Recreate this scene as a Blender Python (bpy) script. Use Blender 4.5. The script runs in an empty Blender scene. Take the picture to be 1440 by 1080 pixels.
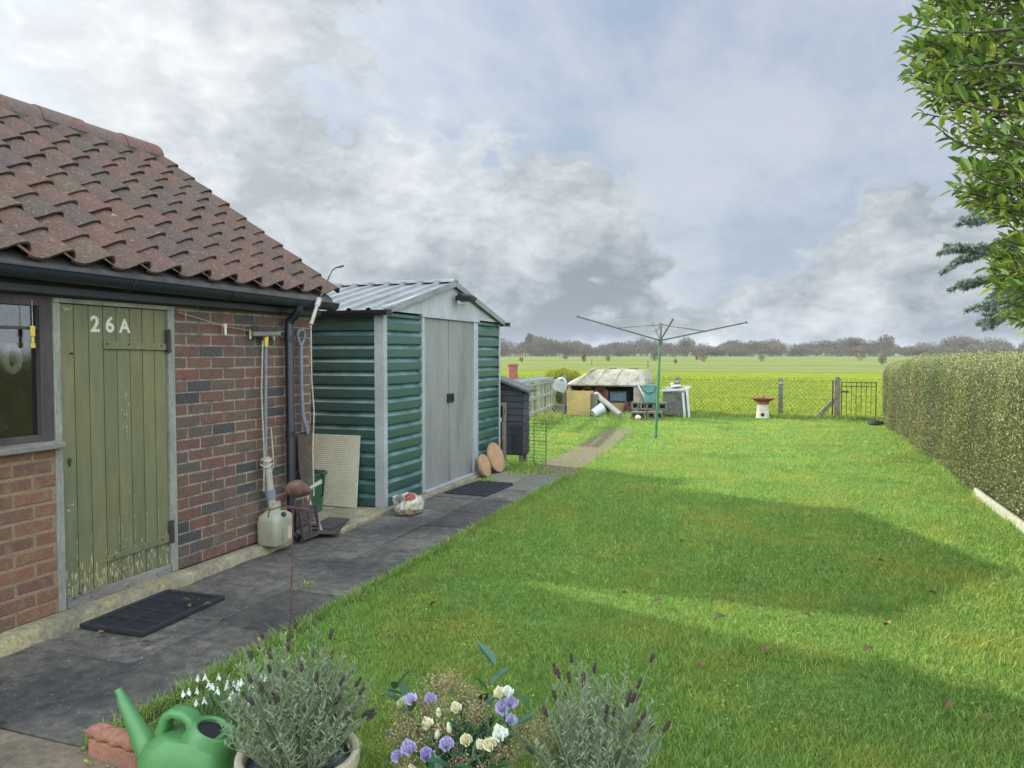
import bpy, math, random
import numpy as np
from mathutils import Vector, Matrix, Euler
random.seed(7); rng = np.random.default_rng(7)
R = math.radians; PI = math.pi; U = random.uniform
sc = bpy.context.scene; COL = sc.collection
def S(r, g, b):
    f = lambda c: (c/255/12.92 if c/255 <= .04045 else ((c/255+.055)/1.055)**2.4)
    return (f(r), f(g), f(b))

# ------------------------------------------------------------------ helpers
def wm(o):
    m = Matrix.Identity(4)
    while o is not None:
        m = o.matrix_basis @ m; o = o.parent
    return m
def tag(o, label=None, cat=None, group=None, kind=None):
    if label: o['label'] = label
    if cat: o['category'] = cat
    if group: o['group'] = group
    if kind: o['kind'] = kind
    return o
def thing(name, label, cat, loc=(0, 0, 0), rot=(0, 0, 0), group=None):
    o = bpy.data.objects.new(name, None); COL.objects.link(o)
    o.location = loc; o.rotation_euler = rot; o.empty_display_size = .1
    return tag(o, label, cat, group)
def copy_tree(o, parent=None):
    c = o.copy(); COL.objects.link(c); c.parent = parent
    for ch in list(o.children): copy_tree(ch, c)
    return c

class MB:
    def __init__(s): s.v = []; s.f = []; s.t = []
    def add(s, vs, fs, tone=.5):
        n = len(s.v); s.v.extend([tuple(v) for v in vs])
        for f in fs: s.f.append(tuple(i+n for i in f)); s.t.append(tone)
        return s
    def box(s, x0, x1, y0, y1, z0, z1, tone=.5, j=0):
        vs = [(x, y, z) for x in (x0, x1) for y in (y0, y1) for z in (z0, z1)]
        if j: vs = [(a+U(-j, j), b+U(-j, j), c+U(-j, j)) for a, b, c in vs]
        return s.add(vs, [(0, 1, 3, 2), (4, 6, 7, 5), (0, 4, 5, 1), (2, 3, 7, 6), (0, 2, 6, 4), (1, 5, 7, 3)], tone)
    def obox(s, c, size, rot=(0, 0, 0), tone=.5):
        M = Euler(rot).to_matrix(); c = Vector(c); h = [k/2 for k in size]
        vs = [c+M@Vector((a*h[0], b*h[1], d*h[2])) for a in (-1, 1) for b in (-1, 1) for d in (-1, 1)]
        return s.add(vs, [(0, 1, 3, 2), (4, 6, 7, 5), (0, 4, 5, 1), (2, 3, 7, 6), (0, 2, 6, 4), (1, 5, 7, 3)], tone)
    def bar(s, p0, p1, w, h=None, up=(0, 0, 1), tone=.5):
        h = h or w; p0 = Vector(p0); p1 = Vector(p1); d = (p1-p0).normalized(); u = Vector(up)
        if abs(d.dot(u)) > .98: u = Vector((0, 1, 0))
        a = d.cross(u).normalized()*(w/2); b = a.cross(d).normalized()*(h/2)
        vs = [p+i*a+k*b for p in (p0, p1) for i in (-1, 1) for k in (-1, 1)]
        return s.add(vs, [(0, 1, 3, 2), (4, 6, 7, 5), (0, 4, 5, 1), (2, 3, 7, 6), (0, 2, 6, 4), (1, 5, 7, 3)], tone)
    def tube(s, pts, r, n=8, tone=.5, caps=True):
        pts = [Vector(p) for p in pts]; m = len(pts); rs = r if isinstance(r, (list, tuple)) else [r]*m
        d0 = (pts[1]-pts[0]).normalized(); u = Vector((0, 0, 1)) if abs(d0.z) < .9 else Vector((1, 0, 0))
        vs = []; a = d0.cross(u).normalized()
        for i in range(m):
            d = (pts[min(i+1, m-1)]-pts[max(i-1, 0)])
            d = d.normalized() if d.length > 1e-9 else d0
            a = (a-d*a.dot(d)); a = a.normalized() if a.length > 1e-6 else d.orthogonal().normalized()
            b = d.cross(a)
            for k in range(n):
                t = 2*PI*k/n; vs.append(pts[i]+(a*math.cos(t)+b*math.sin(t))*rs[i])
        fs = [(i*n+k, i*n+(k+1) % n, (i+1)*n+(k+1) % n, (i+1)*n+k) for i in range(m-1) for k in range(n)]
        if caps: fs += [tuple(range(n-1, -1, -1)), tuple((m-1)*n+k for k in range(n))]
        return s.add(vs, fs, tone)
    def lathe(s, prof, n=24, c=(0, 0, 0), rot=(0, 0, 0), sx=1, sy=1, tone=.5, caps=True):
        M = Euler(rot).to_matrix(); c = Vector(c); m = len(prof)
        vs = [c+M@Vector((r*math.cos(2*PI*k/n)*sx, r*math.sin(2*PI*k/n)*sy, z)) for r, z in prof for k in range(n)]
        fs = [(i*n+k, i*n+(k+1) % n, (i+1)*n+(k+1) % n, (i+1)*n+k) for i in range(m-1) for k in range(n)]
        if caps: fs += [tuple(range(n-1, -1, -1)), tuple((m-1)*n+k for k in range(n))]
        return s.add(vs, fs, tone)
    def loft(s, secs, tone=.5, caps=True):
        n = len(secs[0]); m = len(secs); vs = [p for q in secs for p in q]
        fs = [(i*n+k, i*n+(k+1) % n, (i+1)*n+(k+1) % n, (i+1)*n+k) for i in range(m-1) for k in range(n)]
        if caps: fs += [tuple(range(n-1, -1, -1)), tuple((m-1)*n+k for k in range(n))]
        return s.add(vs, fs, tone)
    def prism(s, poly, axis, a0, a1, tone=.5):
        def P(p, a): return (a, p[0], p[1]) if axis == 'x' else ((p[0], a, p[1]) if axis == 'y' else (p[0], p[1], a))
        n = len(poly); vs = [P(p, a0) for p in poly]+[P(p, a1) for p in poly]
        return s.add(vs, [tuple(range(n-1, -1, -1)), tuple(range(n, 2*n))]+[(k, (k+1) % n, n+(k+1) % n, n+k) for k in range(n)], tone)
    def leaf(s, p, d, nrm, L, W, tone=.5, fold=.25, droop=.1):
        p = Vector(p); d = Vector(d).normalized(); nrm = Vector(nrm); sd = d.cross(nrm)
        sd = sd.normalized() if sd.length > 1e-5 else d.orthogonal().normalized(); up = sd.cross(d).normalized()
        q = lambda t, w, h: p+d*(t*L)+sd*(w*W)+up*(h*L)
        vs = [q(0, 0, 0), q(.5, 0, -droop*.3), q(1, 0, -droop), q(.28, -.42, fold*W/L-droop*.1), q(.68, -.4, fold*W/L-droop*.5),
              q(.28, .42, fold*W/L-droop*.1), q(.68, .4, fold*W/L-droop*.5)]
        return s.add(vs, [(0, 1, 3), (1, 2, 4, 3), (0, 5, 1), (1, 5, 6, 2)], tone)
    def blob(s, c, r, sub=2, j=.1, tone=.5, seed=0):
        import bmesh
        bm = bmesh.new(); bmesh.ops.create_icosphere(bm, subdivisions=sub, radius=1); rr = random.Random(seed)
        vs = []
        for v in bm.verts:
            k = 1+rr.uniform(-j, j); vs.append((c[0]+v.co.x*r[0]*k, c[1]+v.co.y*r[1]*k, c[2]+v.co.z*r[2]*k))
        fs = [tuple(v.index for v in f.verts) for f in bm.faces]; bm.free()
        return s.add(vs, fs, tone)
    def build(s, name, mat, parent=None, smooth=0, bevel=0, seg=2, local=False):
        me = bpy.data.meshes.new(name)
        vs = s.v
        if parent is not None and not local:
            inv = wm(parent).inverted(); vs = [tuple(inv @ Vector(v)) for v in vs]
        me.from_pydata(vs, [], s.f)
        at = me.attributes.new('tone', 'FLOAT', 'FACE'); at.data.foreach_set('value', s.t)
        if smooth:
            me.polygons.foreach_set('use_smooth', [True]*len(me.polygons)); me.set_sharp_from_angle(angle=R(smooth))
        me.materials.append(mat); me.update()
        o = bpy.data.objects.new(name, me); COL.objects.link(o); o.parent = parent
        if bevel:
            b = o.modifiers.new('edge', 'BEVEL'); b.width = bevel; b.segments = seg; b.limit_method = 'ANGLE'; b.angle_limit = R(40)
        return o

def np_mesh(name, verts, nq, tone, mat, parent=None, smooth=False):
    """verts (N,4,3) quads -> one mesh with a per-face tone"""
    n = len(verts); me = bpy.data.meshes.new(name)
    if parent is not None:
        verts = verts-np.array(wm(parent).translation)
    me.vertices.add(n*4); me.vertices.foreach_set('co', verts.reshape(-1).astype(np.float32))
    me.loops.add(n*4); me.loops.foreach_set('vertex_index', np.arange(n*4, dtype=np.int32))
    me.polygons.add(n); me.polygons.foreach_set('loop_start', np.arange(n, dtype=np.int32)*4)
    me.update(calc_edges=True)
    at = me.attributes.new('tone', 'FLOAT', 'FACE'); at.data.foreach_set('value', tone.astype(np.float32))
    me.materials.append(mat); me.validate()
    o = bpy.data.objects.new(name, me); COL.objects.link(o); o.parent = parent
    return o
def unit(a): return a/np.maximum(np.linalg.norm(a, axis=-1, keepdims=True), 1e-9)
def rnd_dir(n): return unit(rng.normal(size=(n, 3)))
def leaf_quads(p, d, L, W, bend=0.0, nrm=None):
    """diamond leaves: p base (n,3), d unit direction, L, W arrays"""
    n = len(p); r = rnd_dir(n) if nrm is None else nrm
    sd = unit(np.cross(d, r)); up = np.cross(sd, d)
    L = L[:, None]; W = W[:, None]
    return np.stack([p, p+d*L*.45+sd*W*.5+up*bend*L, p+d*L, p+d*L*.45-sd*W*.5+up*bend*L], axis=1)

# ------------------------------------------------------------------ materials
def mat(name, c1, c2=None, sc1=6, rough=.7, bump=0, bsc=60, metal=0, ramp=None, tone=0, patch=None, stretch=None,
        spec=.5, lo=.35, hi=.65, transl=0, coat=0, world=False, fine=.25, patch2=None):
    m = bpy.data.materials.new(name); m.use_nodes = True; nt = m.node_tree; N = nt.nodes; K = nt.links
    bs = N['Principled BSDF']; bs.inputs['Roughness'].default_value = rough; bs.inputs['Metallic'].default_value = metal
    bs.inputs['Specular IOR Level'].default_value = spec; bs.inputs['Coat Weight'].default_value = coat
    tc = N.new('ShaderNodeTexCoord'); src = tc.outputs['Object']
    if world: src = N.new('ShaderNodeNewGeometry').outputs['Position']
    if stretch:
        mp = N.new('ShaderNodeMapping'); mp.inputs['Scale'].default_value = stretch; K.new(src, mp.inputs[0]); src = mp.outputs[0]
    def noise(s, det=6, ro=.6):
        n = N.new('ShaderNodeTexNoise'); n.inputs['Scale'].default_value = s; n.inputs['Detail'].default_value = det
        n.inputs['Roughness'].default_value = ro; K.new(src, n.inputs['Vector']); return n.outputs['Fac']
    def mr(v, a, b, c=0., d=1.):
        n = N.new('ShaderNodeMapRange'); n.inputs[1].default_value = a; n.inputs[2].default_value = b
        n.inputs[3].default_value = c; n.inputs[4].default_value = d; K.new(v, n.inputs[0]); return n.outputs[0]
    def mix(f, a, b, mode='MIX'):
        n = N.new('ShaderNodeMix'); n.data_type = 'RGBA'; n.blend_type = mode
        if isinstance(f, float): n.inputs[0].default_value = f
        else: K.new(f, n.inputs[0])
        for i, x in ((6, a), (7, b)):
            if isinstance(x, tuple): n.inputs[i].default_value = (*x, 1)
            else: K.new(x, n.inputs[i])
        return n.outputs[2]
    if ramp or tone:
        at = N.new('ShaderNodeAttribute'); at.attribute_name = 'tone'; tv = at.outputs['Fac']
    if ramp:
        cr = N.new('ShaderNodeValToRGB'); e = cr.color_ramp.elements
        while len(e) < len(ramp): e.new(.5)
        for k, (p, c) in enumerate(ramp): e[k].position = p; e[k].color = (*c, 1)
        K.new(tv, cr.inputs[0]); col = cr.outputs[0]
    else:
        col = mix(1., c1, c1)
    if c2 is not None: col = mix(mr(noise(sc1), lo, hi), col, c2)
    for pt in (patch, patch2):                              # (colour, scale, threshold, softness, amount)
        if pt:
            f = mr(noise(pt[1], 5, .65), pt[2], pt[2]+pt[3], 0, pt[4] if len(pt) > 4 else 1); col = mix(f, col, pt[0])
    if fine:
        g = mr(noise(sc1*9, 3, .6), .3, .7, 1-fine, 1+fine*.6); q = N.new('ShaderNodeVectorMath'); q.operation = 'SCALE'
        K.new(col, q.inputs[0]); K.new(g, q.inputs['Scale']); col = q.outputs[0]
    if tone:
        g = mr(tv, 0, 1, 1-tone, 1+tone); q = N.new('ShaderNodeVectorMath'); q.operation = 'SCALE'
        K.new(col, q.inputs[0]); K.new(g, q.inputs['Scale']); col = q.outputs[0]
    K.new(col, bs.inputs['Base Color'])
    if bump:
        b = N.new('ShaderNodeBump'); b.inputs['Strength'].default_value = 1; b.inputs['Distance'].default_value = bump
        K.new(noise(bsc, 5, .6), b.inputs['Height']); K.new(b.outputs[0], bs.inputs['Normal'])
    if transl:
        t = N.new('ShaderNodeBsdfTranslucent'); K.new(col, t.inputs[0]); x = N.new('ShaderNodeMixShader'); x.inputs[0].default_value = transl
        K.new(bs.outputs[0], x.inputs[1]); K.new(t.outputs[0], x.inputs[2]); K.new(x.outputs[0], N['Material Output'].inputs[0])
    return m

M = {}
brick_stops = [(0, S(139, 128, 107)), (.04, S(139, 128, 107)), (.06, S(51, 54, 57)), (.2, S(66, 64, 64)), (.3, S(89, 75, 68)), (.45, S(97, 75, 64)),
               (.6, S(103, 71, 61)), (.75, S(110, 73, 63)), (.9, S(101, 81, 66)), (1, S(120, 68, 57))]
M['brick'] = mat('brick', None, S(78, 69, 61), 9, .88, .005, 90, ramp=brick_stops, lo=.45, hi=.75, fine=.45, patch=(S(104, 96, 75), 1.8, .56, .16, .55), patch2=(S(52, 51, 52), 13, .57, .12, .5))
M['brick_old'] = mat('brick_old', None, S(122, 101, 76), 14, .9, .005, 70, ramp=[(0, S(131, 113, 86)), (.05, S(131, 113, 86)), (.07, S(92, 67, 56)), (.6, S(108, 76, 61)), (1, S(120, 80, 61))],
                     lo=.46, hi=.72, fine=.35)
M['tile'] = mat('pantile', None, S(74, 61, 50), 8, .85, .003, 90, lo=.42, hi=.75, fine=.4,
                ramp=[(0, S(75, 63, 55)), (.2, S(82, 64, 55)), (.45, S(89, 64, 52)), (.75, S(96, 66, 53)), (.95, S(91, 70, 53)), (1, S(83, 70, 55))],
                patch=(S(115, 102, 81), 40, .56, .08, .7), patch2=(S(131, 135, 113), 4.6, .71, .02, .85))
M['ridge'] = mat('ridge_tile', S(101, 85, 77), S(110, 73, 63), 4, .85, .004, 60, patch=(S(86, 89, 77), 6, .5, .2, .7))
M['mortar_grey'] = mat('mortar_grey', S(92, 90, 86), S(66, 64, 62), 8, .95, .006, 40)
M['concrete'] = mat('concrete', S(150, 140, 112), S(112, 104, 84), 4, .9, .006, 45, patch=(S(150, 138, 84), 3, .55, .15, .6), fine=.35)
M['slab'] = mat('paving_slab', S(78, 73, 66), S(110, 104, 91), 1.5, .78, .004, 70, tone=.42, fine=.5, lo=.40, hi=.75,
                patch=(S(52, 51, 50), 1.3, .46, .16, .85), patch2=(S(176, 170, 152), 50, .625, .05, .6))
M['slab_far'] = mat('paving_slab_worn', S(104, 102, 92), S(120, 114, 96), 2, .9, .004, 70, tone=.2, fine=.35, patch=(S(92, 96, 62), 3, .55, .15, .6))
M['sandstone'] = mat('sandstone', S(126, 111, 89), S(103, 91, 74), 3, .9, .006, 40, patch=(S(76, 71, 62), 4, .55, .12, .6), fine=.3, patch2=(S(160, 148, 125), 60, .66, .06, .5))
M['gravel'] = mat('gravel', S(120, 104, 81), S(88, 79, 62), 14, .95, .012, 60, fine=.45, patch=(S(97, 96, 41), 2.2, .5, .2, .75))
M['soil'] = mat('soil', S(62, 54, 42), S(44, 38, 30), 20, .95, .01, 50)
M['door_green'] = mat('door_green', S(111, 104, 67), S(90, 97, 72), 2.2, .6, .0012, 60, stretch=(1, 1, .22), tone=.08, fine=.14,
                      patch=(S(123, 106, 67), 3.0, .6, .15, .5))
M['jamb'] = mat('weathered_jamb', S(141, 139, 124), S(114, 115, 106), 9, .8, .002, 90, stretch=(1, 1, .25), fine=.3)
M['grey_wood'] = mat('grey_wood', S(130, 124, 116), S(98, 92, 88), 10, .85, .003, 60, stretch=(1, .2, 1), fine=.3)
M['brown_wood'] = mat('brown_frame', S(74, 62, 60), S(56, 48, 48), 8, .7, .002, 60, stretch=(1, 1, .2))
M['navy'] = mat('navy_black', S(29, 33, 45), S(22, 25, 34), 5, .42, .001, 60, fine=.25, patch=(S(46, 48, 50), 14, .62, .1, .5))
M['black_plastic'] = mat('black_plastic', S(34, 35, 38), S(24, 25, 28), 8, .5, .001, 80)
M['rubber'] = mat('black_rubber', S(40, 42, 46), S(30, 31, 34), 30, .75, .002, 150, patch=(S(92, 88, 80), 25, .68, .06, .5))
M['iron'] = mat('black_iron', S(42, 40, 40), S(62, 48, 40), 30, .6, .002, 90)
M['white_paint'] = mat('number_paint', S(204, 202, 185), S(180, 178, 160), 30, .6)
M['cream_old'] = mat('bare_paint', S(178, 170, 128), S(160, 152, 110), 20, .8)
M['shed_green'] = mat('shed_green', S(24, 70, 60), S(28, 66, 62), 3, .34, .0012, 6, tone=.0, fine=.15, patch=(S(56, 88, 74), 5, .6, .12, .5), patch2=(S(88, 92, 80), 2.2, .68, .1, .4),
                      ramp=[(0, S(24, 68, 58)), (.6, S(27, 74, 63)), (.62, S(92, 122, 116)), (1, S(92, 122, 116))])  # upper ramp stops: paler ledge green, reflected sky put into the colour
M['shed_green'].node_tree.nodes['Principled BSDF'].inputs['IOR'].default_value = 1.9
M['shed_white'] = mat('shed_trim', S(160, 163, 163), S(143, 146, 144), 4, .5, .0005, 30, fine=.12, patch=(S(103, 96, 83), 9, .68, .08, .5))
M['shed_door'] = mat('shed_door', S(134, 134, 129), S(116, 118, 112), 3, .45, .0008, 7, stretch=(1, 1, .15), fine=.12, patch=(S(94, 88, 79), 4, .56, .14, .55))
M['shed_roof'] = mat('shed_roof', S(140, 142, 141), S(113, 115, 115), 3, .4, .0005, 30, fine=.2, metal=.2, patch=(S(91, 85, 74), 8, .64, .1, .6))
M['rust'] = mat('rusty_metal', S(104, 73, 61), S(73, 47, 38), 25, .85, .002, 120, metal=.1, patch=(S(130, 106, 91), 20, .6, .1, .5))
M['tool_grey'] = mat('tool_grey', S(120, 126, 132), S(98, 104, 110), 12, .6, .001, 80, fine=.25)
M['blade'] = mat('old_steel', S(92, 82, 74), S(70, 64, 60), 12, .6, .001, 60, metal=.4, patch=(S(124, 88, 66), 9, .52, .15, .7))
M['yellow'] = mat('yellow_plastic', S(204, 176, 70), S(186, 160, 66), 30, .5)
M['bristle'] = mat('bristle', S(96, 92, 78), S(70, 68, 60), 40, .95, .006, 90)
M['pvc'] = mat('white_pvc', S(163, 162, 146), S(138, 136, 120), 12, .5, .0005, 60, fine=.2)
M['hdpe'] = mat('milky_plastic', S(144, 145, 124), S(130, 130, 108), 5, .45, .001, 20, fine=.12, patch=(S(116, 108, 85), 6, .58, .15, .4))
M['rope'] = mat('rope', S(180, 172, 150), S(140, 132, 112), 60, .9)
M['peg'] = mat('pale_peg', S(222, 216, 196), S(200, 194, 172), 40, .6)
M['bin_green'] = mat('bin_green', S(40, 92, 62), S(32, 76, 52), 6, .5)
M['cream_board'] = mat('cream_board', S(186, 181, 158), S(172, 165, 141), 3, .55, .0005, 20, fine=.1)
M['bag'] = mat('plastic_bag', S(181, 178, 162), S(155, 148, 128), 9, .4, .004, 25, ramp=None, patch=(S(155, 132, 82), 5, .52, .08, .6))
M['bag_red'] = mat('bag_print', S(150, 70, 54), S(120, 60, 48), 14, .5)
M['wood_disc'] = mat('stone_disc', S(168, 134, 98), S(148, 116, 84), 9, .85, .003, 60, fine=.3)
M['hutch'] = mat('hutch_boards', S(59, 61, 68), S(48, 50, 56), 6, .8, .002, 60, stretch=(.3, 1, 1), tone=.15)
M['felt'] = mat('roof_felt', S(92, 94, 92), S(70, 72, 72), 12, .95, .004, 80)
M['old_timber'] = mat('old_timber', S(122, 112, 92), S(92, 86, 70), 10, .9, .003, 60, fine=.3, patch=(S(116, 118, 84), 8, .55, .15, .5))
M['picket'] = mat('lichen_picket', S(150, 150, 132), S(122, 122, 104), 8, .9, .003, 60, fine=.3, patch=(S(132, 134, 84), 5, .52, .15, .6))
M['alu'] = mat('aluminium', S(158, 162, 165), S(136, 139, 143), 8, .45, metal=.4)
M['white_plastic'] = mat('white_plastic', S(187, 189, 184), S(170, 172, 166), 6, .45)
M['terracotta'] = mat('terracotta', S(150, 86, 63), S(125, 76, 59), 6, .85, .002, 60, patch=(S(167, 135, 112), 6, .6, .12, .6))
M['clay'] = mat('clay_edging', S(153, 106, 81), S(129, 88, 69), 10, .9, .003, 70, patch=(S(129, 123, 102), 7, .55, .15, .5))
M['canopy'] = mat('grp_canopy', S(158, 151, 130), S(126, 119, 98), 3, .7, .003, 30, fine=.3, lo=.42, hi=.66, patch=(S(92, 90, 66), 4, .52, .14, .7), patch2=(S(176, 170, 152), 9, .6, .1, .5))
M['cardboard'] = mat('buff_box', S(176, 152, 92), S(158, 134, 80), 3, .85, .002, 30, patch=(S(120, 96, 66), 3, .62, .1, .5))
M['teal'] = mat('teal_plastic', S(94, 139, 129), S(81, 124, 115), 5, .5)
M['blue_crate'] = mat('blue_grey_crate', S(120, 146, 161), S(99, 122, 138), 8, .6)
M['pink_box'] = mat('dusky_box', S(138, 100, 88), S(116, 86, 78), 8, .8)
M['block'] = mat('concrete_block', S(112, 108, 98), S(84, 82, 74), 14, .95, .006, 60, patch=(S(84, 92, 54), 4, .52, .15, .6))
M['chain'] = mat('green_chainlink', S(66, 92, 52), S(56, 76, 46), 10, .6)
M['post'] = mat('concrete_post', S(124, 120, 104), S(98, 94, 82), 10, .95, .003, 60, patch=(S(118, 122, 80), 6, .55, .15, .5))
M['dryer'] = mat('dryer_green', S(62, 118, 84), S(52, 100, 72), 10, .45, metal=.1)
M['dryer_arm'] = mat('dryer_arm', S(86, 98, 94), S(66, 76, 74), 10, .45, metal=.3)
M['cream_stone'] = mat('cream_stone', S(206, 196, 170), S(176, 168, 144), 10, .9, .003, 60)
M['can_green'] = mat('can_green', S(75, 125, 69), S(69, 116, 65), 4, .42, .0004, 60, fine=.08, patch=(S(104, 119, 81), 7, .66, .1, .4))
M['hole'] = mat('dark_inside', S(16, 16, 17), None, fine=0)
M['glaze'] = mat('cream_glaze', S(185, 176, 148), S(171, 162, 134), 6, .35, fine=.12, patch=(S(126, 112, 86), 14, .66, .08, .6))
M['glaze_dark'] = mat('blue_grey_glaze', S(76, 84, 92), S(62, 70, 76), 6, .3)
M['lav_leaf'] = mat('lavender_leaf', None, S(126, 136, 105), 9, .85, ramp=[(0, S(83, 97, 67)), (.5, S(113, 126, 93)), (1, S(142, 154, 116))], fine=.1, transl=.15)
M['lav_head'] = mat('lavender_seedhead', None, S(48, 38, 32), 40, .95, .002, 150, ramp=[(0, S(56, 45, 40)), (1, S(82, 68, 55))])
M['stem'] = mat('green_stem', S(104, 124, 70), S(128, 134, 88), 12, .8)
M['twig'] = mat('twig_bark', S(92, 80, 66), S(70, 60, 50), 14, .9)
M['snow_leaf'] = mat('snowdrop_leaf', S(64, 104, 76), S(76, 118, 80), 10, .5, transl=.2)
M['petal_white'] = mat('white_petal', S(236, 238, 228), S(222, 226, 210), 20, .6, fine=.06, transl=.25)
M['petal_cream'] = mat('cream_petal', S(232, 226, 190), S(222, 214, 172), 20, .6, fine=.06, transl=.25)
M['petal_purple'] = mat('lilac_petal', S(169, 156, 202), S(202, 194, 216), 14, .6, fine=.1, transl=.25)
M['petal_bud'] = mat('green_bud', S(201, 205, 165), S(184, 192, 143), 20, .6, fine=.06, transl=.2)
M['gyp'] = mat('dried_gypsophila', None, S(143, 115, 80), 18, .9, ramp=[(0, S(121, 94, 68)), (.5, S(154, 129, 95)), (1, S(180, 165, 133))], fine=.1)
M['ruscus'] = mat('dark_ruscus', None, S(52, 88, 57), 8, .42, ramp=[(0, S(40, 75, 49)), (.6, S(64, 103, 67)), (1, S(112, 138, 108))], fine=.1, transl=.15)
M['bay'] = mat('bay_leaf', None, S(93, 120, 52), 7, .38, ramp=[(0, S(59, 88, 40)), (.5, S(90, 118, 50)), (.8, S(126, 146, 62)), (1, S(171, 175, 78))], fine=.12, transl=.25)
M['spruce'] = mat('blue_spruce_needle', None, S(131, 146, 134), 9, .7, ramp=[(0, S(91, 109, 98)), (1, S(161, 175, 160))], fine=.1)
M['hedge'] = mat('hedge_leaf', None, S(119, 113, 68), 1.1, .6, lo=.46, hi=.72, fine=.12, transl=.15, patch=(S(91, 104, 57), .8, .54, .12, .6),
                 ramp=[(0, S(75, 84, 48)), (.35, S(106, 115, 66)), (.6, S(128, 134, 79)), (.85, S(149, 150, 96)), (1, S(152, 152, 118))])
M['hedge_core'] = mat('hedge_twigs', S(64, 62, 44), S(46, 46, 34), 20, .95, .03, 30)
M['far_twig'] = mat('far_winter_twigs', None, S(100, 91, 79), .05, .95, fine=0, spec=0, ramp=[(0, S(71, 73, 65)), (.3, S(88, 83, 72)), (.6, S(103, 93, 79)), (.85, S(119, 102, 87)), (1, S(80, 88, 70))])
M['bush'] = mat('yellow_green_bush', None, S(140, 146, 48), 4, .7, ramp=[(0, S(92, 108, 34)), (.6, S(148, 152, 46)), (1, S(186, 180, 60))], transl=.2)
M['grass'] = mat('grass_blade', None, S(172, 165, 76), .9, .6, lo=.5, hi=.74, fine=.12, transl=.35, world=True, spec=.15,
                 ramp=[(0, S(82, 113, 53)), (.4, S(122, 154, 70)), (.7, S(149, 174, 83)), (.92, S(184, 196, 113)), (1, S(193, 173, 125))], patch=(S(176, 180, 75), 1.9, .57, .12, .6), patch2=(S(107, 126, 63), .55, .56, .1, .6))
M['lawn'] = mat('lawn_ground', S(87, 118, 56), S(107, 133, 67), 2, .95, .02, 70, world=True, spec=0, fine=.4, patch=(S(130, 152, 64), 1.7, .58, .14, .7), patch2=(S(79, 74, 56), 5, .66, .08, .6))
M['field'] = mat('field_near', S(122, 129, 43), S(102, 117, 50), .12, .95, .08, 3, world=True, spec=0, fine=.22, stretch=(1, .35, 1), patch=(S(136, 130, 50), .06, .5, .2, .5))
M['field2'] = mat('field_mid', S(100, 115, 59), S(118, 121, 81), .05, .95, .1, 2, world=True, spec=0, fine=.15, stretch=(.3, 1, 1), patch=(S(88, 97, 59), .04, .55, .1, .7))
M['field3'] = mat('field_far', S(93, 117, 67), S(107, 120, 80), .03, .95, world=True, spec=0, fine=.1)
M['ditch'] = mat('ditch_reeds', S(94, 94, 56), S(76, 79, 47), .5, .95, .1, 2, world=True, spec=0)
M['dead_leaf'] = mat('dead_leaf', None, S(92, 82, 52), 40, .85, ramp=[(0, S(66, 56, 38)), (.5, S(112, 92, 54)), (1, S(150, 134, 98))], fine=.3)

# settings of sky and light
CLOUD = [(430, 270, .40, .21), (820, 290, .15, .20), (600, 400, .40, .12), (1220, 320, .16, .23), (1000, 450, .40, .14), (1350, 430, .25, .14), (900, 60, .40, -.22), (1150, 90, .34, -.24), (1010, 250, .20, -.10), (620, 40, .25, -.05), (100, 90, .25, .05)]
LIGHT = [(50, 70, .26, .28), (330, 150, .13, .30), (620, 150, .14, .22), (1195, 285, .06, .30), (410, 230, .14, -.10), (800, 440, .25, -.04), (1290, 350, .12, -.08), (600, 260, .15, .12), (480, 80, .16, .26), (250, 60, .2, .06), (820, 320, .12, .30), (700, 330, .12, .12)]
kx = 1.
CDARK, CLIGHT = (1.68, 1.98, 2.26), (4.05, 4.3, 4.5)
SKYLOW, SKYHIGH, VEIL = (2.3, 2.75, 3.3), (1.85, 2.45, 3.45), (3.4, 3.65, 4.05)
NISH, GLOW, BACK, SUN, EXPO = .06, .25, 6.5, 4.8, .88  # BACK: added boost of the unseen sky, lifts the shaded sides
WARM = (1.03, 1.0, .94)
HAZE = .00013

# ================================================================== OUTHOUSE
X0 = -4.0
OH = thing('outhouse', 'low brick outhouse with clay pantile roof and a faded green plank door', 'outhouse', (X0, 4.2, 0))
def bricks(mb, y0, y1, z0, z1, L, c, gap, jit, lo=.08, hi=.97, off=0., dark=.15):
    mb.add([(X0-.0025, y0, z0), (X0-.0025, y1, z0), (X0-.0025, y1, z1), (X0-.0025, y0, z1)], [(0, 1, 2, 3)], 0.)
    k = 0; z = z0
    while z < z1-.02:
        y = y0-(L/2 if k % 2 else 0)-off; top = min(z+c-gap, z1)
        while y < y1:
            a, b = max(y, y0), min(y+L-gap, y1)
            if b-a > .03:
                t = U(lo, .26) if random.random() < dark else U(.28, hi)
                xo = X0+U(-.002, .004); e = .0035; J = lambda: U(-jit, jit)
                fr = [(xo, a+e+J(), z+e+J()), (xo, b-e+J(), z+e+J()), (xo, b-e+J(), top-e+J()), (xo, a+e+J(), top-e+J())]
                mid = [(xo-.004, a+J()*.5, z+J()*.5), (xo-.004, b+J()*.5, z+J()*.5), (xo-.004, b+J()*.5, top+J()*.5), (xo-.004, a+J()*.5, top+J()*.5)]
                bk = [(X0-.03, p[1], p[2]) for p in mid]
                mb.add(fr+mid+bk, [(0, 1, 2, 3)]+[(i+4, (i+1) % 4+4, (i+1) % 4, i) for i in range(4)]+[(i+8, (i+1) % 4+8, (i+1) % 4+4, i+4) for i in range(4)], t)
            y += L
        z += c; k += 1
b = MB(); bricks(b, 4.245, 5.87, .085, 2.04, .25, .083, .0115, .0016); b.build('brick_wall', M['brick'], OH)
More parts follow.
